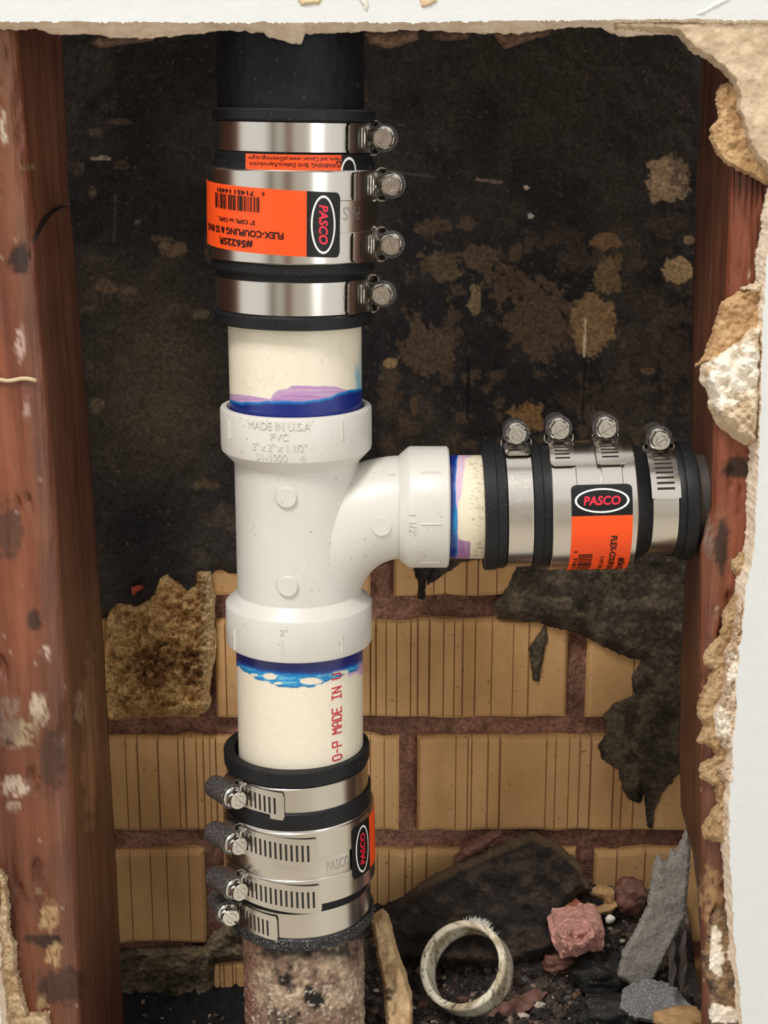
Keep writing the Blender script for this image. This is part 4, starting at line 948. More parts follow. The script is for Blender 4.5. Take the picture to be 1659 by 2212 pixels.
# branch hub marks (axis along X): use local angle measured downwards
def hub_map(R): return lambda a, x, h: np.stack([x, -(R + h) * np.cos(a), zbr - (R + h) * np.sin(a)], -1)
for (py_, x0, x1) in [(1023, 909, 952), (1130, 909, 952), (1212, 910, 952)]:
    a = math.asin(max(-.99, min(.99, (py_ - 1095) / 131))) - math.radians(14); fm = hub_map(.0283); w = .00045 / .0283
    us = np.array([a - w, a, a + w]); vs = np.linspace(bxl(x0, YP - .027), bxl(x1, YP - .027), 5)
    V, Fc = shell(us, vs, np.ones((2, 4), bool), lambda U, Vv, hh: fm(U, Vv, np.where(np.abs(U - a) < 1e-9, hh, hh * .4)), -.0003, .0005)
    mk('raised_mark', V, Fc, M['fitting'], tee, False)
V, Fc, w = text2d('1 1/2"', 15 / 4640)
fm = hub_map(.0283); VV, FF = raised(V, Fc, lambda x, y, hh: fm(math.radians(2) + x / .0283, bxl(891, YP - .027) + y, hh), .0004)
mk('raised_lettering', VV, FF, M['fitting'], tee, False)

# ------------------------------------------------------------------ flexible couplings
def cyl(R): return lambda a, z, h: np.stack([(R + h) * np.sin(a), -(R + h) * np.cos(a), z + 0 * a], -1)
def make_clamp(par, R, z0, w, a0, s, tail, slot_rot=0.3, w_tail=None, flare=0.0):
    """worm-drive clamp: band ring with slotted tail, housing and slotted hex screw"""
    e = .0003
    V, Fc = lathe([(R - .0002, z0 - w / 2), (R + .0005, z0 - w / 2), (R + .0008, z0 - w / 2 + e), (R + .0008, z0 + w / 2 - e), (R + .0005, z0 + w / 2), (R - .0002, z0 + w / 2)], 160)
    band = auto(mk('hose_clamp', V, Fc, M['steel'], par), 40)
    wt = w_tail or w * 1.0
    L = tail * R; pitch = .00245; us = [0.0, .002]; sl = [False]
    u = .002
    while u + pitch < L - .0012:
        us += [u + pitch * .42, u + pitch]; sl += [True, False]; u += pitch
    us += [L - .0007, L]; sl += [False, False]
    us = np.array(us); vs = np.array([-.5, -.30, .30, .5]) * wt
    mask = np.ones((len(us) - 1, 3), bool)
    for i, q in enumerate(sl):
        if q: mask[i, 1] = False
    f = cyl(R)
    def fn(U, Vv, h):
        k_ = np.where(U >= L - 1e-9, .72, 1.0); lift = .0016 * sstep(.006, 0, U) + .0001 + .0006 * sstep(L * .5, L, U)
        return f(a0 + s * U / R, z0 + Vv * k_ + flare * sstep(0, L, U), h + .0008 + lift)
    V, Fc = shell(us, vs, mask, fn, .0001, .0008)
    t_ = mk('slotted_tail', V, Fc, M['steel'], band, False)
    bm = bmesh.new(); bm.from_mesh(t_.data); bmesh.ops.recalc_face_normals(bm, faces=bm.faces); bm.to_mesh(t_.data); bm.free()
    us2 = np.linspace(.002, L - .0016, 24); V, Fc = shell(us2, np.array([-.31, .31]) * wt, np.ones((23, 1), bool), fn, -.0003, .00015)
    mk('slot_shade', V, Fc, M['gap_shade'], band, False)  # dark strip under the tail, paints shade into the open slots
    # frame at the housing: T along the screw (towards its head), Nr outwards, Zl across
    T = np.array([s * math.cos(a0), s * math.sin(a0), 0]); Nr = np.array([math.sin(a0), -math.cos(a0), 0]); Zl = np.array([0, 0, 1.0])
    rc = R + .0064; C0 = Nr * rc + Zl * z0
    def loc(t, n, z): return C0 + T * t + Nr * n + Zl * z
    # housing tube
    mb = MB(); n = 36
    rings = [(.0012, -.0138), (.0040, -.0136), (.0052, -.0126), (.0056, -.0110), (.0056, -.001), (.0056, .0026), (.0061, .0029), (.0061, .0036), (.0048, .0036), (.0048, .0)]
    V = []; Fc = []
    for (r, t) in rings:
        for j in range(n):
            b = 2 * math.pi * j / n; V.append(loc(t, r * math.sin(b), r * math.cos(b)))
    for i in range(len(rings) - 1):
        for j in range(n): Fc.append((i * n + j, i * n + (j + 1) % n, (i + 1) * n + (j + 1) % n, (i + 1) * n + j))
    Fc.append(tuple(range(n)))
    auto(mk('screw_housing', V, Fc, M['steel_dusty'], band), 40)
    # saddle strap curling from under the band up to the housing
    hw = w / 2; cs = [(-hw * .6, -.0076), (-hw - .0004, -.0068), (-hw - .0013, -.0052), (-hw - .0012, -.0034), (-hw - .0002, -.0022), (-.0046, -.0020), (-.0040, -.0030)]
    V = []; Fc = []
    for sg in (-1, 1):
        n0 = len(V); th = .0005
        for (t) in (-.0062, .0030):
            for (z, r) in cs:
                V.append(loc(t, r, sg * -z * -1)); V.append(loc(t, r + th, sg * -(z * .93) * -1))
        m = len(cs) * 2
        for i in range(len(cs) - 1):
            a = n0 + 2 * i
            Fc += [(a, a + 2, a + 2 + m, a + m), (a + 1, a + 1 + m, a + 3 + m, a + 3), (a, a + 1, a + 3, a + 2), (a + m, a + m + 2, a + m + 3, a + m + 1)]
    auto(mk('saddle', V, Fc, M['steel_bright'], band), 50)
    # screw
    V = []; Fc = []; mb = MB()
    def ringset(rs, n, hexa=False, ph=0.0):
        V = []; Fc = []
        for (r, t) in rs:
            for j in range(n):
                b = 2 * math.pi * j / n + ph
                V.append(loc(t, r * math.sin(b), r * math.cos(b)))
        for i in range(len(rs) - 1):
            for j in range(n): Fc.append((i * n + j, i * n + (j + 1) % n, (i + 1) * n + (j + 1) % n, (i + 1) * n + j))
        Fc.append(tuple(range((len(rs) - 1) * n, len(rs) * n))); return V, Fc
    mb.add(*ringset([(.0030, -.002), (.0030, .0038), (.0049, .0038), (.0050, .0044), (.0046, .0050), (.0038, .0052)], 30))
    mb.add(*ringset([(.0038, .0050), (.0047, .0053), (.0048, .0072), (.0043, .0079)], 6, ph=slot_rot))
    cs_, sn = math.cos(slot_rot), math.sin(slot_rot); r = .0043; g = .00058
    for sg in (-1, 1):
        aa = math.asin(g / r); pts = [(r * math.cos(aa + (math.pi - 2 * aa) * k_ / 14), sg * r * math.sin(aa + (math.pi - 2 * aa) * k_ / 14)) for k_ in range(15)]
        Vq = []
        for (t, sc) in ((.0072, 1.0), (.0094, 1.0), (.0099, .92)):
            for (x, y) in pts:
                y2 = sg * max(abs(y) * sc, g); x2 = x * sc; Vq.append(loc(t, x2 * cs_ - y2 * sn, x2 * sn + y2 * cs_))
        m = 15; Fq = [tuple(range(2 * m, 3 * m))]
        for i in range(2):
            for k_ in range(m): Fq.append((i * m + k_, i * m + (k_ + 1) % m, (i + 1) * m + (k_ + 1) % m, (i + 1) * m + k_))
        mb.add(Vq, Fq)
        # concentric stamped ring
        ri = .0024; aa2 = math.asin(g / ri); Vq = []
        for (t, rr) in ((.0098, ri + .0003), (.0102, ri), (.0098, ri - .0003)):
            a2 = math.asin(g / rr)
            for k_ in range(11):
                b = a2 + (math.pi - 2 * a2) * k_ / 10; x, y = rr * math.cos(b), sg * rr * math.sin(b); Vq.append(loc(t, x * cs_ - y * sn, x * sn + y * cs_))
        mb.add(Vq, [(i * 11 + k_, i * 11 + k_ + 1, (i + 1) * 11 + k_ + 1, (i + 1) * 11 + k_) for i in range(2) for k_ in range(10)])
    auto(mk('slotted_screw', mb.V, mb.F, M['steel_bright'], band), 30)
    return band

BARS = [int(c) for c in '11010011000110010010011001011110101000110110011010110000101011001011100100010011011']
def make_label(par, R, a_black, sgn, zmid, texts, orange_len, H=.0272, black_len=.0150, number='71451 14491', h=.00035, tilt=0.0):
    """sgn=+1: reads along +angle; -1: turned half round. a_black = angle of the black end's outer edge"""
    def UV(u, v, hh): return np.stack([(R + hh) * np.sin(a_black + sgn * u / R), -(R + hh) * np.cos(a_black + sgn * u / R), zmid + sgn * v + tilt * u], -1)
    # orange field
    us = np.linspace(black_len, black_len + orange_len, 60); vs = np.linspace(-H / 2, H / 2, 6)
    V, Fc = shell(us, vs, np.ones((59, 5), bool), lambda U, Vv, hh: UV(U, Vv, hh + .00012 * np.sin(U * 900 + Vv * 300) * sstep(.03, .06, U)), 0, h * .6)
    lab = auto(mk('label', V, Fc, M['orange'], par), 40); lab['label'] = 'orange product label'
    # black end with rounded corners
    us = np.linspace(0, black_len, 24); vs = np.linspace(-H / 2, H / 2, 30)
    def fnb(U, Vv, hh):
        rc = .0022; du = np.clip(rc - U, 0, rc); lim = H / 2 - rc + np.sqrt(np.maximum(rc * rc - du * du, 0)); return UV(U, Vv * lim / (H / 2), hh)
    V, Fc = shell(us, vs, np.ones((23, 29), bool), fnb, 0, h * .7)
    auto(mk('black_panel', V, Fc, M['black'], lab), 40)
    # white oval outline
    n = 72; V = []; uc = black_len * .52
    for k_ in range(n):
        b = 2 * math.pi * k_ / n
        for (ru, rv) in ((.0055, .0122), (.0047, .0112)): V.append(UV(np.array(uc + ru * math.cos(b)), np.array(rv * math.sin(b)), h * .7 + .00012))
    Fc = [(2 * k_, 2 * k_ + 1, (2 * k_ + 3) % (2 * n), (2 * k_ + 2) % (2 * n)) for k_ in range(n)]
    mk('oval', V, Fc, M['white_print'], lab, False)
    T, Fq, w = text2d('PASCO', .0041, .03, .15)
    T = fit(T, .0165); mk('brand_lettering', UV(uc - T[:, 1], T[:, 0], h * .7 + .00012), Fq, M['red_print'], lab, False)
    mb = MB()
    for (s, u0, u1, v, hgt) in texts:
        T, Fq, w = text2d(s, hgt, .026, 0, 'LEFT'); T = fit(T, u1 - u0); T[:, 0] -= T[:, 0].min()
        mb.add(UV(black_len + u0 + T[:, 0], v + T[:, 1], h * .6 + .00015 + .00012), Fq)
    u = .0202; dw = (.0458 - .0202) / len(BARS)
    for k_, b in enumerate(BARS):
        if b:
            q = np.array([u + k_ * dw, u + (k_ + 1) * dw]); A = UV(black_len + q, np.array([-.0035] * 2), .0005); B = UV(black_len + q, np.array([-.0098] * 2), .0005)
            mb.add(np.concatenate([A, B]), [(0, 1, 3, 2)])
    for (s, u0, u1, v, hgt) in [('6', .0178, .0189, -.0112, .0018), (number.split()[0], .0225, .0325, -.0112, .0019), (number.split()[1], .0345, .0440, -.0112, .0019)]:
        T, Fq, w = text2d(s, hgt, .026, 0, 'LEFT'); T = fit(T, u1 - u0); T[:, 0] -= T[:, 0].min()
        mb.add(UV(black_len + u0 + T[:, 0], v + T[:, 1], .0005), Fq)
    mk('print', mb.V, mb.F, M['black'], lab, False)
    return lab
def etch(par, s, size, R, a, z, rot180=False, width=None, mat='etch', bold=0.0, rot=0):
    T, Fq, w = text2d(s, size, bold)
    if width: T = fit(T, width)
    if rot == 90: T = np.stack([-T[:, 1], T[:, 0]], -1)
    if rot == -90: T = np.stack([T[:, 1], -T[:, 0]], -1)
    g = -1 if rot180 else 1; f = cyl(R)
    o_ = mk('stamped_lettering', f(a + g * T[:, 0] / R, z + g * T[:, 1], .0001), Fq, M[mat], par, False); return o_

D = math.radians
# --- upper coupling
zc0 = zf(716, .0358)
cu_ = thing('flexible_coupling', 'upper rubber coupling with orange upside-down label, screws on its right side', 'pipe coupling', (XA - .0006, YP, zc0), (0, D(1.0), 0))
def u(py, R): return zf(py, R) - zc0
FT, FB = u(234, .0358), 0.0
prof = [(.0322, FT), (.0350, FT), (.0358, FT - .0008), (.0358, u(258, .0358)), (.0352, u(261, .0358)), (.0334, u(263, .034)), (.0334, u(330, .034)), (.0346, u(334, .035)), (.0346, u(350, .035)), (.0356, u(352, .035)), (.0356, u(366, .036)), (.0362, u(369, .036)), (.0362, u(571, .036)), (.0366, u(573, .036)), (.0366, u(592, .036)), (.0358, u(598, .036)), (.0346, u(600, .035)), (.0340, u(609, .034)), (.0340, u(684, .034)), (.0350, u(686, .035)), (.0358, u(690, .035)), (.0358, .0006), (.0350, 0), (.0302, 0)]
V, Fc = lathe(prof, 144); auto(mk('rubber_sleeve', V, Fc, M['rubber'], cu_), 30)
V, Fc = lathe([(.0362, u(368, .037)), (.0369, u(368, .037)), (.0372, u(370, .037)), (.0372, u(570, .037)), (.0369, u(572, .037)), (.0362, u(572, .037))], 160)
sr = auto(mk('shear_ring', V, Fc, M['steel'], cu_), 35)
def cl(par, uf, y0, y1, R, a0, s, tail, rot, wt=None, fl=0): 
    z0, z1 = uf(y1, R), uf(y0, R); return make_clamp(par, R, (z0 + z1) / 2, z1 - z0, D(a0), s, D(tail), rot, wt, fl)
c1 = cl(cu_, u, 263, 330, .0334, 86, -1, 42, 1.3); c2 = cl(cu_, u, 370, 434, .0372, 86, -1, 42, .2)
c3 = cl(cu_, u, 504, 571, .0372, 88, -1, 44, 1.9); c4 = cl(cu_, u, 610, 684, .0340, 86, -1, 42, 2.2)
lab_t = [('#5622SR', .0232, .0429, .0100, .0034), ('FLEX-COUPLING & SS RING', .0097, .0556, .0055, .0029), ('2" CI/PL to CI/PL', .022, .043, .0010, .0018)]
make_label(cu_, .0381, D(34), -1, u(487, .0381), lab_t, .076, tilt=.042)
etch(sr, 'PAS', .0056, .0372, D(45), u(462, .037), True, .0095)
etch(c1, '1 0', .003, .0342, D(46), u(300, .034), rot=90); etch(c4, '3 1', .003, .0348, D(44), u(640, .034), rot=90)
# warning label wrapped round the neck above the ring
def warning():
    R = .0357; f = cyl(R); a0, a1 = D(-31), D(37)
    us = np.linspace(a0, a1, 40); vs = np.linspace(u(372, .036), u(334, .036), 4)
    V, Fc = shell(us, vs, np.ones((39, 3), bool), f, 0, .0003); w_ = auto(mk('warning_label', V, Fc, M['orange'], cu_), 40)
    us = np.linspace(a1, D(50), 10); V, Fc = shell(us, vs, np.ones((9, 3), bool), f, 0, .0003); auto(mk('black_panel', V, Fc, M['black'], w_), 40)
    mb = MB()
    for (s, b0, b1, py_, hg) in [('WARNING: Birth Defects,Reproductive', D(33), D(-29), 355, .0024), ('Harm, and Cancer.-www.p65warnings.ca.gov', D(36), D(-30), 342, .0024)]:
        T, Fq, wd = text2d(s, hg, .006, 0, 'LEFT'); T = fit(T, (b0 - b1) * R * .98); T[:, 0] -= T[:, 0].min()
        mb.add(f(b0 - T[:, 0] / R, u(py_, .036) - T[:, 1], .00045), Fq)
    t0 = D(35); zz = u(355, .036)
    tri = [(0, .0013), (-.0014, -.0011), (.0014, -.0011)]; 
    for i in range(3):
        p, q = np.array(tri[i]), np.array(tri[(i + 1) % 3]); d_ = (q - p) / np.hypot(*(q - p)); nn = np.array([-d_[1], d_[0]]) * .0002
        P4 = np.array([p - nn, p + nn, q + nn, q - nn]); mb.add(f(t0 - P4[:, 0] / R, zz - P4[:, 1], .00045), [(0, 1, 2, 3)])
    mk('print', mb.V, mb.F, M['black'], w_, False)
    V = []; n = 24
    for k_ in range(n + 1):
        b = math.pi * k_ / n
        for rr in (1.0, .82): V.append(f(np.array(D(43.5) + .0043 * rr * math.cos(b) / R), np.array(u(371, .036) + .0062 * rr * math.sin(b)), .00045))
    mk('oval', V, [(2 * k_, 2 * k_ + 1, 2 * k_ + 3, 2 * k_ + 2) for k_ in range(n)], M['white_print'], w_, False)
warning()
# --- lower coupling
zl_ = zf(2056, .0355, 652)
cl_ = thing('flexible_coupling', 'lower rubber coupling on the iron pipe, slotted clamp tails and screws facing left', 'pipe coupling', (XA - .0005, YP, zl_), (0, D(-1.0), 0))
def ul(py, R): return zf(py, R, 652) - zl_
prof = [(.0303, ul(1672, .0353)), (.0346, ul(1672, .0353)), (.0353, ul(1674, .0353)), (.0353, ul(1698, .0353)), (.0346, ul(1702, .0350)), (.0336, ul(1704, .034)), (.0336, ul(1757, .034)), (.0352, ul(1759, .035)), (.0356, ul(1762, .0355)), (.0356, ul(1794, .0355)), (.0352, ul(1960, .036)), (.0340, ul(1964, .035)), (.0336, ul(1972, .034)), (.0336, ul(2028, .034)), (.0350, ul(2030, .035)), (.0355, ul(2033, .0355)), (.0355, .0008), (.0345, 0), (.0303, 0)]
V, Fc = lathe(prof, 144); auto(mk('rubber_sleeve', V, Fc, M['rubber'], cl_), 30)
V, Fc = lathe([(.0303, -.0006), (.0347, -.0004), (.0358, .0006), (.0359, ul(2034, .0355)), (.0350, ul(2030, .035)), (.0345, ul(2031, .035)), (.0350, .001), (.0303, .0002)], 144)
auto(mk('dusty_rim', V, Fc, M['rubber_dust'], cl_), 40)['label'] = 'dusty lower lip'
V, Fc = lathe([(.0352, ul(1958, .036)), (.0358, ul(1958, .036)), (.0361, ul(1956, .036)), (.0361, ul(1799, .036)), (.0358, ul(1797, .036)), (.0352, ul(1797, .036))], 160)
srl = auto(mk('shear_ring', V, Fc, M['steel'], cl_), 35)
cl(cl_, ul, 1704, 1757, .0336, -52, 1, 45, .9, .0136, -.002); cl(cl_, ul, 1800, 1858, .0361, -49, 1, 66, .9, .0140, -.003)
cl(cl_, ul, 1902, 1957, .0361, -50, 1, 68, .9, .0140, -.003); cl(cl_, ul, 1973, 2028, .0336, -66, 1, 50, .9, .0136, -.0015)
make_label(cl_, .0369, D(45.5), 1, ul(1872, .037), lab_t, .060)
etch(srl, 'PASCO', .0050, .0361, D(34), ul(1880, .0361), False, .013)
# --- branch coupling (local Z runs to the right)
bo = at(1048, 1091, YP); L0 = np.array([float(bo[0]), YP, zb + .0004])
cb_ = thing('flexible_coupling', 'horizontal rubber coupling on the branch with four screws on top', 'pipe coupling', tuple(L0), (0, D(90 - 1.6), 0))
def ub(px_, R): return float(at(px_, 1090, YP - R)[0]) - L0[0]
prof = [(.0242, ub(1050, .029)), (.0290, ub(1050, .029)), (.0298, ub(1052, .029)), (.0298, ub(1076, .029)), (.0292, ub(1078, .029)), (.0290, ub(1096, .029)), (.0278, ub(1099, .028)), (.0278, ub(1156, .028)), (.0292, ub(1158, .029)), (.0292, ub(1176, .029)), (.0286, ub(1178, .029)), (.0286, ub(1196, .029)), (.0288, ub(1200, .029)), (.0288, ub(1376, .029)), (.0284, ub(1384, .029)), (.0264, ub(1398, .028)), (.0244, ub(1408, .025)), (.0238, ub(1412, .025)), (.0238, ub(1470, .025)), (.0256, ub(1472, .026)), (.0262, ub(1478, .026)), (.0262, ub(1486, .026)), (.0274, ub(1488, .027)), (.0276, ub(1491, .027)), (.0276, ub(1513, .027)), (.0268, ub(1515, .027)), (.0215, ub(1515, .027))]
V, Fc = lathe(prof, 144); auto(mk('rubber_sleeve', V, Fc, M['rubber'], cb_), 30)
V, Fc = lathe([(.0288, ub(1198, .0295)), (.0294, ub(1198, .0295)), (.0297, ub(1200, .0295)), (.0297, ub(1379, .0295)), (.0294, ub(1381, .0295)), (.0288, ub(1381, .0295))], 160)
srb = auto(mk('shear_ring', V, Fc, M['steel'], cb_), 35)
def clb(x0, x1, R, a0, tail, rot, wt=None):
    z0, z1 = ub(x0, R), ub(x1, R); return make_clamp(cb_, R, (z0 + z1) / 2, z1 - z0, D(a0), 1, D(tail), rot, wt)
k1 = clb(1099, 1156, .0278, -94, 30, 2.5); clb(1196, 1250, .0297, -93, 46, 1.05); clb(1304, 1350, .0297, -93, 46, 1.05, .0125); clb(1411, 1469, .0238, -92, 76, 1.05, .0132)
lab_b = [('#5615SR', .0232, .0429, .0100, .0034), ('FLEX-COUPLING & SS RING', .0097, .0556, .0055, .0029), ('1-1/2" CI/PL to CI/PL', .022, .045, .0010, .0018)]
make_label(cb_, .0306, D(-30), 1, ub(1302, .0302), lab_b, .046, black_len=.0140)
etch(k1, '1-3/4" - 2 3/8"', .0034, .0286, D(-22), ub(1140, .028), width=.022, rot=0); etch(k1, '45-60mm', .0034, .0286, D(-24), ub(1112, .028), width=.018)
# stub that carries on into the stud
sx0 = ub(1515, .027) + L0[0] - .006
Pst = Matrix.Translation(Vector(L0)) @ Matrix.Rotation(D(90 - 1.6), 4, 'Y')
stb = painted_pipe('metal_pipe', '', .0213, .016, tuple(Pst @ Vector((0, 0, ub(1515, .027) - .008))), (0, D(90 - 1.6), 0), lambda x, y, A: np.broadcast_to(lin(82, 70, 62), x.shape + (3,)).copy(), M['brown_iron'], (96, 20))
tag(stb, 'dark brown pipe stub between the branch coupling and the right stud', 'pipe')

# ------------------------------------------------------------------ rubble at the bottom
ZB = CAMZ - 0.513
def heap_z(X, Y):
    """height of the rubble surface"""
    r = sstep(-0.055, 0.0, X)                       # low on the left of the pipe, high on the right
    base = 0.010 + 0.026 * r + 0.030 * sstep(0.75, 0.815, Y) * r + 0.008 * sstep(0.05, .13, X)
    return ZB + base + 0.010 * (fbm(X * 40, Y * 40, 401, 4) - .5) + 0.006 * (fbm(X * 160, Y * 160, 403, 3) - .5)
def build_heap():
    xs = np.arange(-0.185, 0.175, .0011); ys = np.arange(0.662, 0.822, .0011)
    X, Y = np.meshgrid(xs, ys, indexing='ij'); Z = heap_z(X, Y)
    Z = Z + .0035 * (vn(X * 420, Y * 420, 405) - .5)
    P = np.stack([X, Y, Z], -1)
    c = mixc(lin(48, 43, 41), lin(84, 72, 64), sstep(.4, .62, fbm(X * 70, Y * 70, 407, 4)))
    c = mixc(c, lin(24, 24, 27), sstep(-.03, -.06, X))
    v = vn(X * 500, Y * 500, 409); c = mixc(c, lin(150, 130, 115), sstep(.90, .95, v) * sstep(-.05, -.02, X) * .8)
    v = vn(X * 330, Y * 330, 411); c = mixc(c, lin(120, 78, 58), sstep(.90, .95, v) * sstep(.0, .05, X) * .8)
    nx, ny = X.shape; I, J = np.nonzero(np.hypot(X - XA, Y - YP)[:-1, :-1] > .0318)
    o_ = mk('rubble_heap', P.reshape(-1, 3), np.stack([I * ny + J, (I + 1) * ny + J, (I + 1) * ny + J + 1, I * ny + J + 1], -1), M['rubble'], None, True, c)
    o_['kind'] = 'stuff'; tag(o_, 'dark gritty soil and rubble on the cavity floor', 'rubble')
    # loose crumbs
    ico = bmesh.new(); bmesh.ops.create_icosphere(ico, subdivisions=1, radius=1); IV = np.array([v.co[:] for v in ico.verts]); IF = [tuple(v.index for v in f.verts) for f in ico.faces]; ico.free()
    V = []; Fc = []; C = []
    pal = [lin(48, 43, 40), lin(72, 62, 55), lin(94, 80, 68), lin(58, 53, 51), lin(110, 80, 64), lin(140, 122, 104), lin(196, 186, 170), lin(96, 92, 90)]
    wts = np.array([.28, .24, .16, .14, .06, .06, .02, .04]); wts = wts / wts.sum()
    for i in range(5200):
        x = rng.uniform(-.02, .165) if rng.random() < .9 else rng.uniform(-.17, -.02); y = rng.uniform(.664, .812)
        if math.hypot(x - XA, y - YP) < .037: continue
        s = .0006 + .0026 * rng.random() ** 3.5
        if x < -.03: s *= .6
        q = IV * (1 + .35 * (rng.random((len(IV), 1)) - .5)) * s * np.array([rng.uniform(.7, 1.4), rng.uniform(.7, 1.4), rng.uniform(.5, 1)])
        q = q + np.array([x, y, float(heap_z(np.array(x), np.array(y))) + s * .3])
        n = len(V) * len(IV); V.append(q); Fc += [tuple(k_ + n for k_ in f) for f in IF]; C.append(np.tile(pal[rng.choice(8, p=wts)], (len(IV), 1)))
    o2 = mk('loose_crumbs', np.concatenate(V), Fc, M['rubble'], o_, False, np.concatenate(C)); o2['kind'] = 'stuff'
build_heap()
def hz(x, y): return float(heap_z(np.array(x), np.array(y)))
def ground(px_, py_):
    """where the view ray through a pixel meets the rubble"""
    lo_, hi_ = .64, .83
    for Yq in np.linspace(.664, .822, 160):
        P = at(px_, py_, float(Yq))
        if P[2] <= hz(P[0], P[1]): return np.array([P[0], P[1], hz(P[0], P[1])])
    return at(px_, py_, .80)
def rock(name, label, cat, px_, py_, size, mat, seed, rot=0.0, amp=.35, lift=0.3, sub=4, pos=None, sharp=False, group=None):
    bm = bmesh.new(); bmesh.ops.create_icosphere(bm, subdivisions=sub, radius=1); o3 = Vector((seed * 3.1, seed * 1.7, seed * .9))
    for v in bm.verts:
        n = v.co.normalized(); d = 1 + amp * (mnoise.fractal(n * 1.3 + o3, 1.0, 2.0, 5)) + amp * .22 * mnoise.noise(n * 9 + o3)
        v.co = Vector((n.x * size[0] * d, n.y * size[1] * d, n.z * size[2] * d))
    V = np.array([v.co[:] for v in bm.verts]); Fc = [tuple(v.index for v in f.verts) for f in bm.faces]; bm.free()
    c, s = math.cos(rot), math.sin(rot); V = V @ np.array([[c, s, 0], [-s, c, 0], [0, 0, 1]])
    P = pos if pos is not None else ground(px_, py_)
    zmin = V[:, 2].min(); V[:, 2] -= zmin
    o_ = mk(name, V, Fc, mat, None, not sharp); o_.location = (P[0], P[1], P[2] - lift * size[2])
    return tag(o_, label, cat, group)
def shard(name, label, cat, poly, P, thick, normal, up, mat, seed, parent=None, edge_noise=.15):
    """flat broken piece: outline poly (metres) in its own plane, with thickness and uneven faces"""
    Z = Vector(normal).normalized(); X = Vector(up).cross(Z).normalized(); Yv = Z.cross(X)
    pts = []
    P2 = np.array(poly, float); n = len(P2)
    for i in range(n):
        a, b = P2[i], P2[(i + 1) % n]; m_ = max(2, int(np.hypot(*(b - a)) / .0012))
        for k_ in range(m_):
            t = k_ / m_; q = a + (b - a) * t; w_ = np.array([vn(q[0] * 900, q[1] * 900, seed) - .5, vn(q[0] * 900 + 40, q[1] * 900, seed + 1) - .5]) * .0018 * edge_noise * 6; pts.append(q + w_)
    bm = bmesh.new(); top = [bm.verts.new((p[0], p[1], thick / 2)) for p in pts]; bm.faces.new(top)
    bmesh.ops.triangulate(bm, faces=bm.faces[:])
    bmesh.ops.subdivide_edges(bm, edges=bm.edges[:], cuts=2, use_grid_fill=True)
    bm.verts.ensure_lookup_table()
    r = bmesh.ops.extrude_face_region(bm, geom=bm.faces[:])
    for v in [g for g in r['geom'] if isinstance(g, bmesh.types.BMVert)]: v.co.z = -thick / 2
    for v in bm.verts:
        w_ = thick * .35 * (float(vn(v.co.x * 260, v.co.y * 260, seed + 3)) - .5); v.co.z += w_
    bmesh.ops.recalc_face_normals(bm, faces=bm.faces)
    V = np.array([list(X * v.co.x + Yv * v.co.y + Z * v.co.z) for v in bm.verts]); Fc = []
    bm.verts.index_update(); Fc = [tuple(v.index for v in f.verts) for f in bm.faces]; bm.free()
    V = V + np.array(P); o_ = mk(name, V, Fc, mat, parent, True, recenter=parent is None); auto(o_, 40)
    if parent is None: tag(o_, label, cat)
    return o_
def px_piece(name, label, cat, poly, Yf, thick, mat, seed, **kw):
    """piece whose outline is read from the photograph, standing at depth Yf"""
    o_ = patch(name, poly, Yf, thick, mat, kw.get('col', lambda X, Y, d: np.ones(X.shape + (3,))), step=kw.get('step', 2.2), edge=kw.get('edge', 10), rough=kw.get('rough', 3), rscale=kw.get('rscale', 8), bump=kw.get('bump', .3), bscale=kw.get('bscale', 16), seed=seed, lip=.4, back=kw.get('back', .004))
    return tag(o_, label, cat)
# dark slab of tar leaning back on the bricks
def lean(y0, Y0, y1, Y1): return lambda X, Y: Y0 + (Y1 - Y0) * (np.asarray(Y, float) - y0) / (y1 - y0)
px_piece('tar_slab', 'large black tarry slab leaning on the bricks behind the ring', 'slab', [(815, 1985), (880, 1938), (960, 1890), (1060, 1842), (1150, 1808), (1200, 1826), (1250, 1868), (1272, 1918), (1235, 1945), (1215, 1990), (1200, 2060), (1080, 2090), (830, 2080)], lean(1808, .806, 2080, .772), .010, M['rubble'], 61, col=lambda X, Y, d: mixc(mixc(lin(38, 32, 29), lin(66, 55, 46), sstep(.45, .7, fbm(X / 30, Y / 24, 441, 5))), lin(120, 100, 76), sstep(14, 2, d) * sstep(1960, 1900, Y) * .6), edge=22, rough=6, rscale=16, bump=.4, bscale=30, step=3)
px_piece('wood_chip', 'thin dark splinter on the bricks above the tar slab', 'splinter', [(975, 1872), (1000, 1835), (1060, 1806), (1085, 1800), (1060, 1826), (1010, 1858)], .803, .004, M['redbrown'], 62, step=1.8)
# grey felt strip standing at the right
px_piece('felt_strip', 'torn grey felt strip standing against the right stud', 'felt strip', [(1490, 1796), (1492, 1850), (1486, 1920), (1480, 1985), (1462, 2020), (1440, 2065), (1415, 2115), (1372, 2135), (1335, 2110), (1345, 2060), (1375, 2010), (1400, 1960), (1408, 1900), (1420, 1850), (1440, 1866), (1452, 1836), (1462, 1842), (1480, 1800)], lean(1796, .754, 2130, .742), .004, M['felt'], 63, rough=3, edge=6, bump=.3, bscale=26, back=.001)
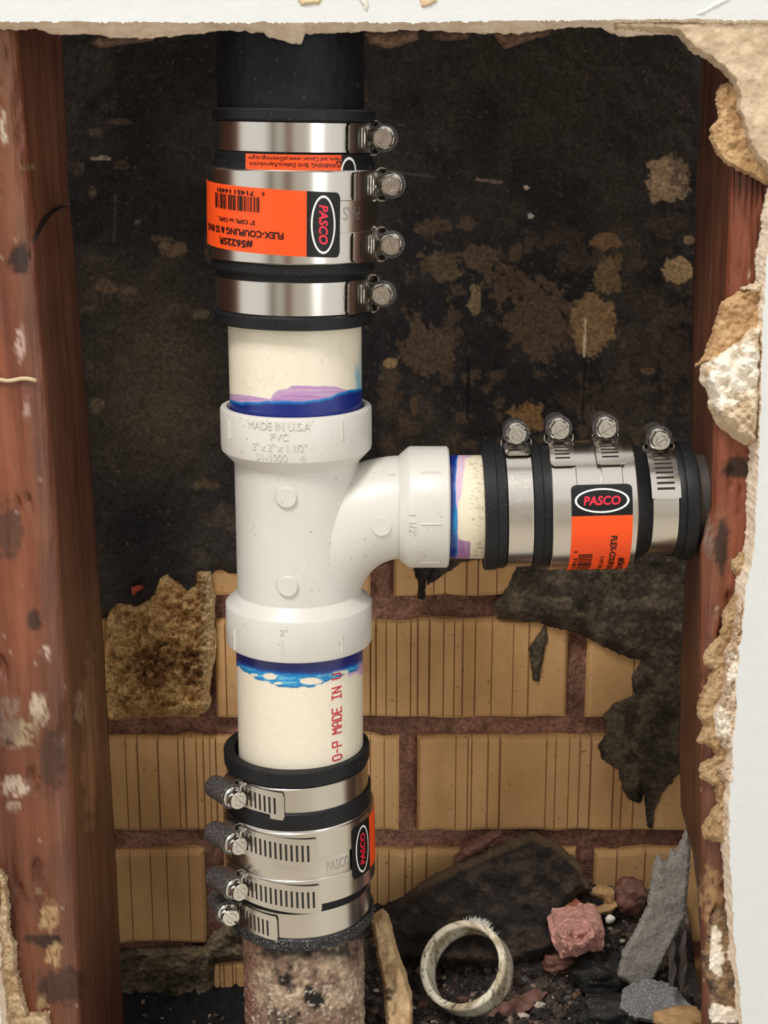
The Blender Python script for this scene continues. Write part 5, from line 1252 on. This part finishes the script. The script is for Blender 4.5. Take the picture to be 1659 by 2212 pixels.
# pale slab beside the lower pipe
def pale_col(X, Y, d): 
    c = mixc(lin(196, 166, 126), lin(164, 132, 96), sstep(.4, .7, fbm(X / 30, Y / 60, 421, 4))); c = mixc(c, lin(92, 74, 60), sstep(.55, .66, fbm(X / 14, Y / 14, 423, 4)) * sstep(2090, 2120, Y) * sstep(870, 840, X)); return c
o = patch('render_slab', [(803, 1992), (826, 1978), (840, 1990), (848, 2020), (860, 2070), (876, 2110), (890, 2160), (892, 2240), (836, 2240), (828, 2130), (812, 2060)], lean(1978, .742, 2240, .700), .008, M['pine'], pale_col, step=2, edge=7, rough=2, rscale=8, bump=.2, bscale=20, seed=64, lip=.5, back=.004)
tag(o, 'pale beige slab leaning upright beside the old iron pipe', 'slab')
# cut ring of plastic pipe
def ring():
    C = at(1008, 2092, .745); Ro, Ri, Lr = .0243, .0205, .0160
    # axis leans towards the viewer, up and to the left
    ax = Vector((-.36, -.62, .68)).normalized()
    q = Vector((0, 0, 1)).rotation_difference(ax)
    prof = [(Ri, -Lr / 2), (Ro - .0006, -Lr / 2), (Ro, -Lr / 2 + .0006), (Ro, Lr / 2 - .0008), (Ro - .0010, Lr / 2), (Ri + .0006, Lr / 2), (Ri, Lr / 2 - .0006)]
    # denser for dirt colours
    pr = []
    for (a, b) in zip(prof, prof[1:] + prof[:1]):
        for k_ in range(6): pr.append((a[0] + (b[0] - a[0]) * k_ / 6, a[1] + (b[1] - a[1]) * k_ / 6))
    V, Fc = lathe(pr, 200)
    a = np.arctan2(V[:, 0], -V[:, 1]); n1 = fbm(np.cos(a) * 3 + V[:, 2] * 120 + 5, np.sin(a) * 3 + np.hypot(V[:, 0], V[:, 1]) * 300, 431, 5)
    c = mixc(lin(222, 214, 192), lin(176, 162, 134), sstep(.42, .62, n1)); 
    n2 = fbm(np.cos(a) * 14 + V[:, 2] * 500, np.sin(a) * 14 + np.hypot(V[:, 0], V[:, 1]) * 700, 433, 4); c = mixc(c, lin(70, 58, 46), sstep(.62, .72, n2) * .85)
    Wv = np.array([list(q @ Vector(v)) for v in V]) + C
    o_ = thing('pipe_ring', 'dirty white cut ring of plastic pipe lying in the rubble', 'ring', tuple(C))
    mk('cut_ring', Wv - C, Fc, M['pvc_pipe'], o_, True, c)
    # furry burr along the top of the cut
    mb = MB()
    ex = q @ Vector((1, 0, 0)); ey = q @ Vector((0, 1, 0))
    r_ = random.Random(5)
    top = max(range(360), key=lambda k_: (ex * math.sin(math.radians(k_)) - ey * math.cos(math.radians(k_))).z)
    for i in range(150):
        b = math.radians(top + r_.gauss(-4, 9)); d = ex * math.sin(b) - ey * math.cos(b); p = Vector(d) * (Ro - .0006) + ax * (Lr / 2 - r_.uniform(0, .003))
        e = p + d * r_.uniform(.0012, .0035) + Vector((r_.uniform(-1, 1), r_.uniform(-1, 1), r_.uniform(-.3, 1))) * .0012; w_ = ax * .00022 + d.cross(ax) * .0002
        w2 = d.cross(ax) * .0003
        mb.add([tuple(p - w2), tuple(p + w2), tuple(e + w_), tuple(p + ax * .0004)], [(0, 1, 2), (1, 3, 2), (3, 0, 2)])
    mk('fuzzy_burr', mb.V, mb.F, M['whitebit'], o_, False)
ring()
px_piece('mortar_lump', 'rough pink mortar lump in front of the tar slab', 'mortar lump', [(1187, 2012), (1200, 1994), (1236, 1990), (1262, 1982), (1290, 1984), (1306, 2004), (1308, 2030), (1300, 2052), (1272, 2058), (1240, 2068), (1212, 2070), (1204, 2058), (1194, 2040)], lean(1982, .768, 2070, .752), .017, M['pink'], 67, edge=26, rough=5, rscale=14, bump=.45, bscale=15, step=1.8, back=.010)
rock('mortar_lump', 'small dull pink lump touching the back of the pink mortar lump', 'mortar lump', 1232, 1975, (.007, .006, .006), M['terracotta'], 5.1, pos=at(1226, 1984, .786))
rock('mortar_lump', 'small dark brown lump leaning on the brick right of the tan flake', 'mortar lump', 1360, 1960, (.010, .008, .010), M['redbrown'], 7.7, pos=at(1358, 1962, .792))
px_piece('tan_flake', 'curled tan flake behind the pink mortar lump', 'flake', [(1275, 1928), (1300, 1920), (1328, 1926), (1330, 1950), (1322, 1976), (1298, 1976), (1312, 1960), (1300, 1942)], .788, .003, M['tanpiece'], 65, step=1.6)
px_piece('tan_flake', 'narrow tan sliver below the curled tan flake', 'flake', [(1268, 1956), (1295, 1966), (1345, 1950), (1318, 1974), (1296, 1978), (1272, 1966)], .783, .003, M['tanpiece'], 66, step=1.6)
P = ground(1400, 2160)
shard('grit_slab', 'grey gritty flat slab lying at the front right of the rubble', 'slab', [(-.018, -.004), (-.015, .007), (-.003, .012), (.009, .010), (.023, -.006), (.008, -.010), (-.010, -.009)], at(1412, 2166, .718) , .005, (-.1, -.62, .78), (0, .3, 1), M['greyrock'], 71)
rock('tar_lump', 'black gritty tar lump left of the grey slab', 'tar lump', 1290, 2140, (.016, .012, .011), M['darkrock'], 9.2, lift=.35)
rock('tar_lump', 'low black tar lump at the bottom edge below the grey slab', 'tar lump', 1330, 2205, (.022, .010, .008), M['darkrock'], 11.4, lift=.35)
rock('terracotta_chip', 'orange brown chip at the foot of the felt strip', 'chip', 1382, 2108, (.0075, .005, .0055), M['terracotta'], 2.2, amp=.6, rot=.6)
rock('terracotta_chip', 'upright pale terracotta chip just right of the orange brown chip', 'chip', 1402, 2092, (.0035, .002, .0065), M['terracotta'], 4.4, amp=.4, rot=.2)
rock('terracotta_chip', 'small rounded terracotta pebble on the black tar lump', 'chip', 1282, 2150, (.0028, .0026, .0026), M['terracotta'], 6.4, lift=-.6)
rock('terracotta_chip', 'dull brown brick bit right of the plastic ring', 'chip', 1205, 2100, (.009, .006, .005), M['redbrown'], 8.3, amp=.5)
rock('white_crumb', 'tiny white crumb right of the pink mortar lump', 'crumb', 1318, 2012, (.0028, .002, .0022), M['whitebit'], 2.9, pos=at(1318, 1992, .768), amp=.5, sub=2)
rock('white_crumb', 'tiny white crumb beside the terracotta chips', 'crumb', 1417, 2100, (.0016, .0015, .0015), M['whitebit'], 3.9, sub=2)
shard('rust_shard', 'reddish brown rusty shard at the bottom below the ring', 'shard', [(-.020, -.009), (-.012, .000), (.012, .009), (.019, .006), (.008, -.002), (-.010, -.012)], ground(1112, 2190) + np.array([0, 0, .004]), .004, (.15, -.55, .8), (0, .3, 1), M['redbrown'], 73)
rock('plaster_chunk', 'brown and white plaster chunk at the bottom right edge', 'plaster chunk', 1472, 2205, (.013, .008, .006), M['tanpiece'], 12.5, pos=at(1470, 2222, .690))
for i, (x0, y0, x1, y1, lb) in enumerate([(1452, 2030, 1452, 2130, 'dark wood splinter standing at the foot of the right stud, the left one'), (1478, 2010, 1474, 2140, 'dark wood splinter standing at the foot of the right stud, the right one')]):
    A = at(x0, y0, .722 + .004 * i); B = at(x1, y1, .708 + .004 * i)
    t_ = tube('wood_splinter', [A + (B - A) * k_ / 6 + np.array([.0006 * math.sin(k_ * 2 + i), 0, 0]) for k_ in range(7)], [.0008, .0016, .0021, .0017, .0022, .0018, .0012], M['brown_iron'], None, 5, True); t_.data.polygons.foreach_set('use_smooth', [False] * len(t_.data.polygons))
    tag(t_, lb, 'splinter')
for i, (x, y, w_, lb) in enumerate([(1190, 2113, 5, 'tiny white hair-like fibre right of the ring'), (1222, 2122, 7, 'white curled fibre lying nearer the black tar lump')]):
    P0 = ground(x, y) + np.array([0, -.001, .003]); pts = [P0 + np.array([.0009 * k_, 0, .0012 * math.sin(k_ * .6 + i)]) for k_ in range(w_)]
    tag(tube('fibre', pts, .00035, M['whitebit'], None, 6, True), lb, 'fibre')
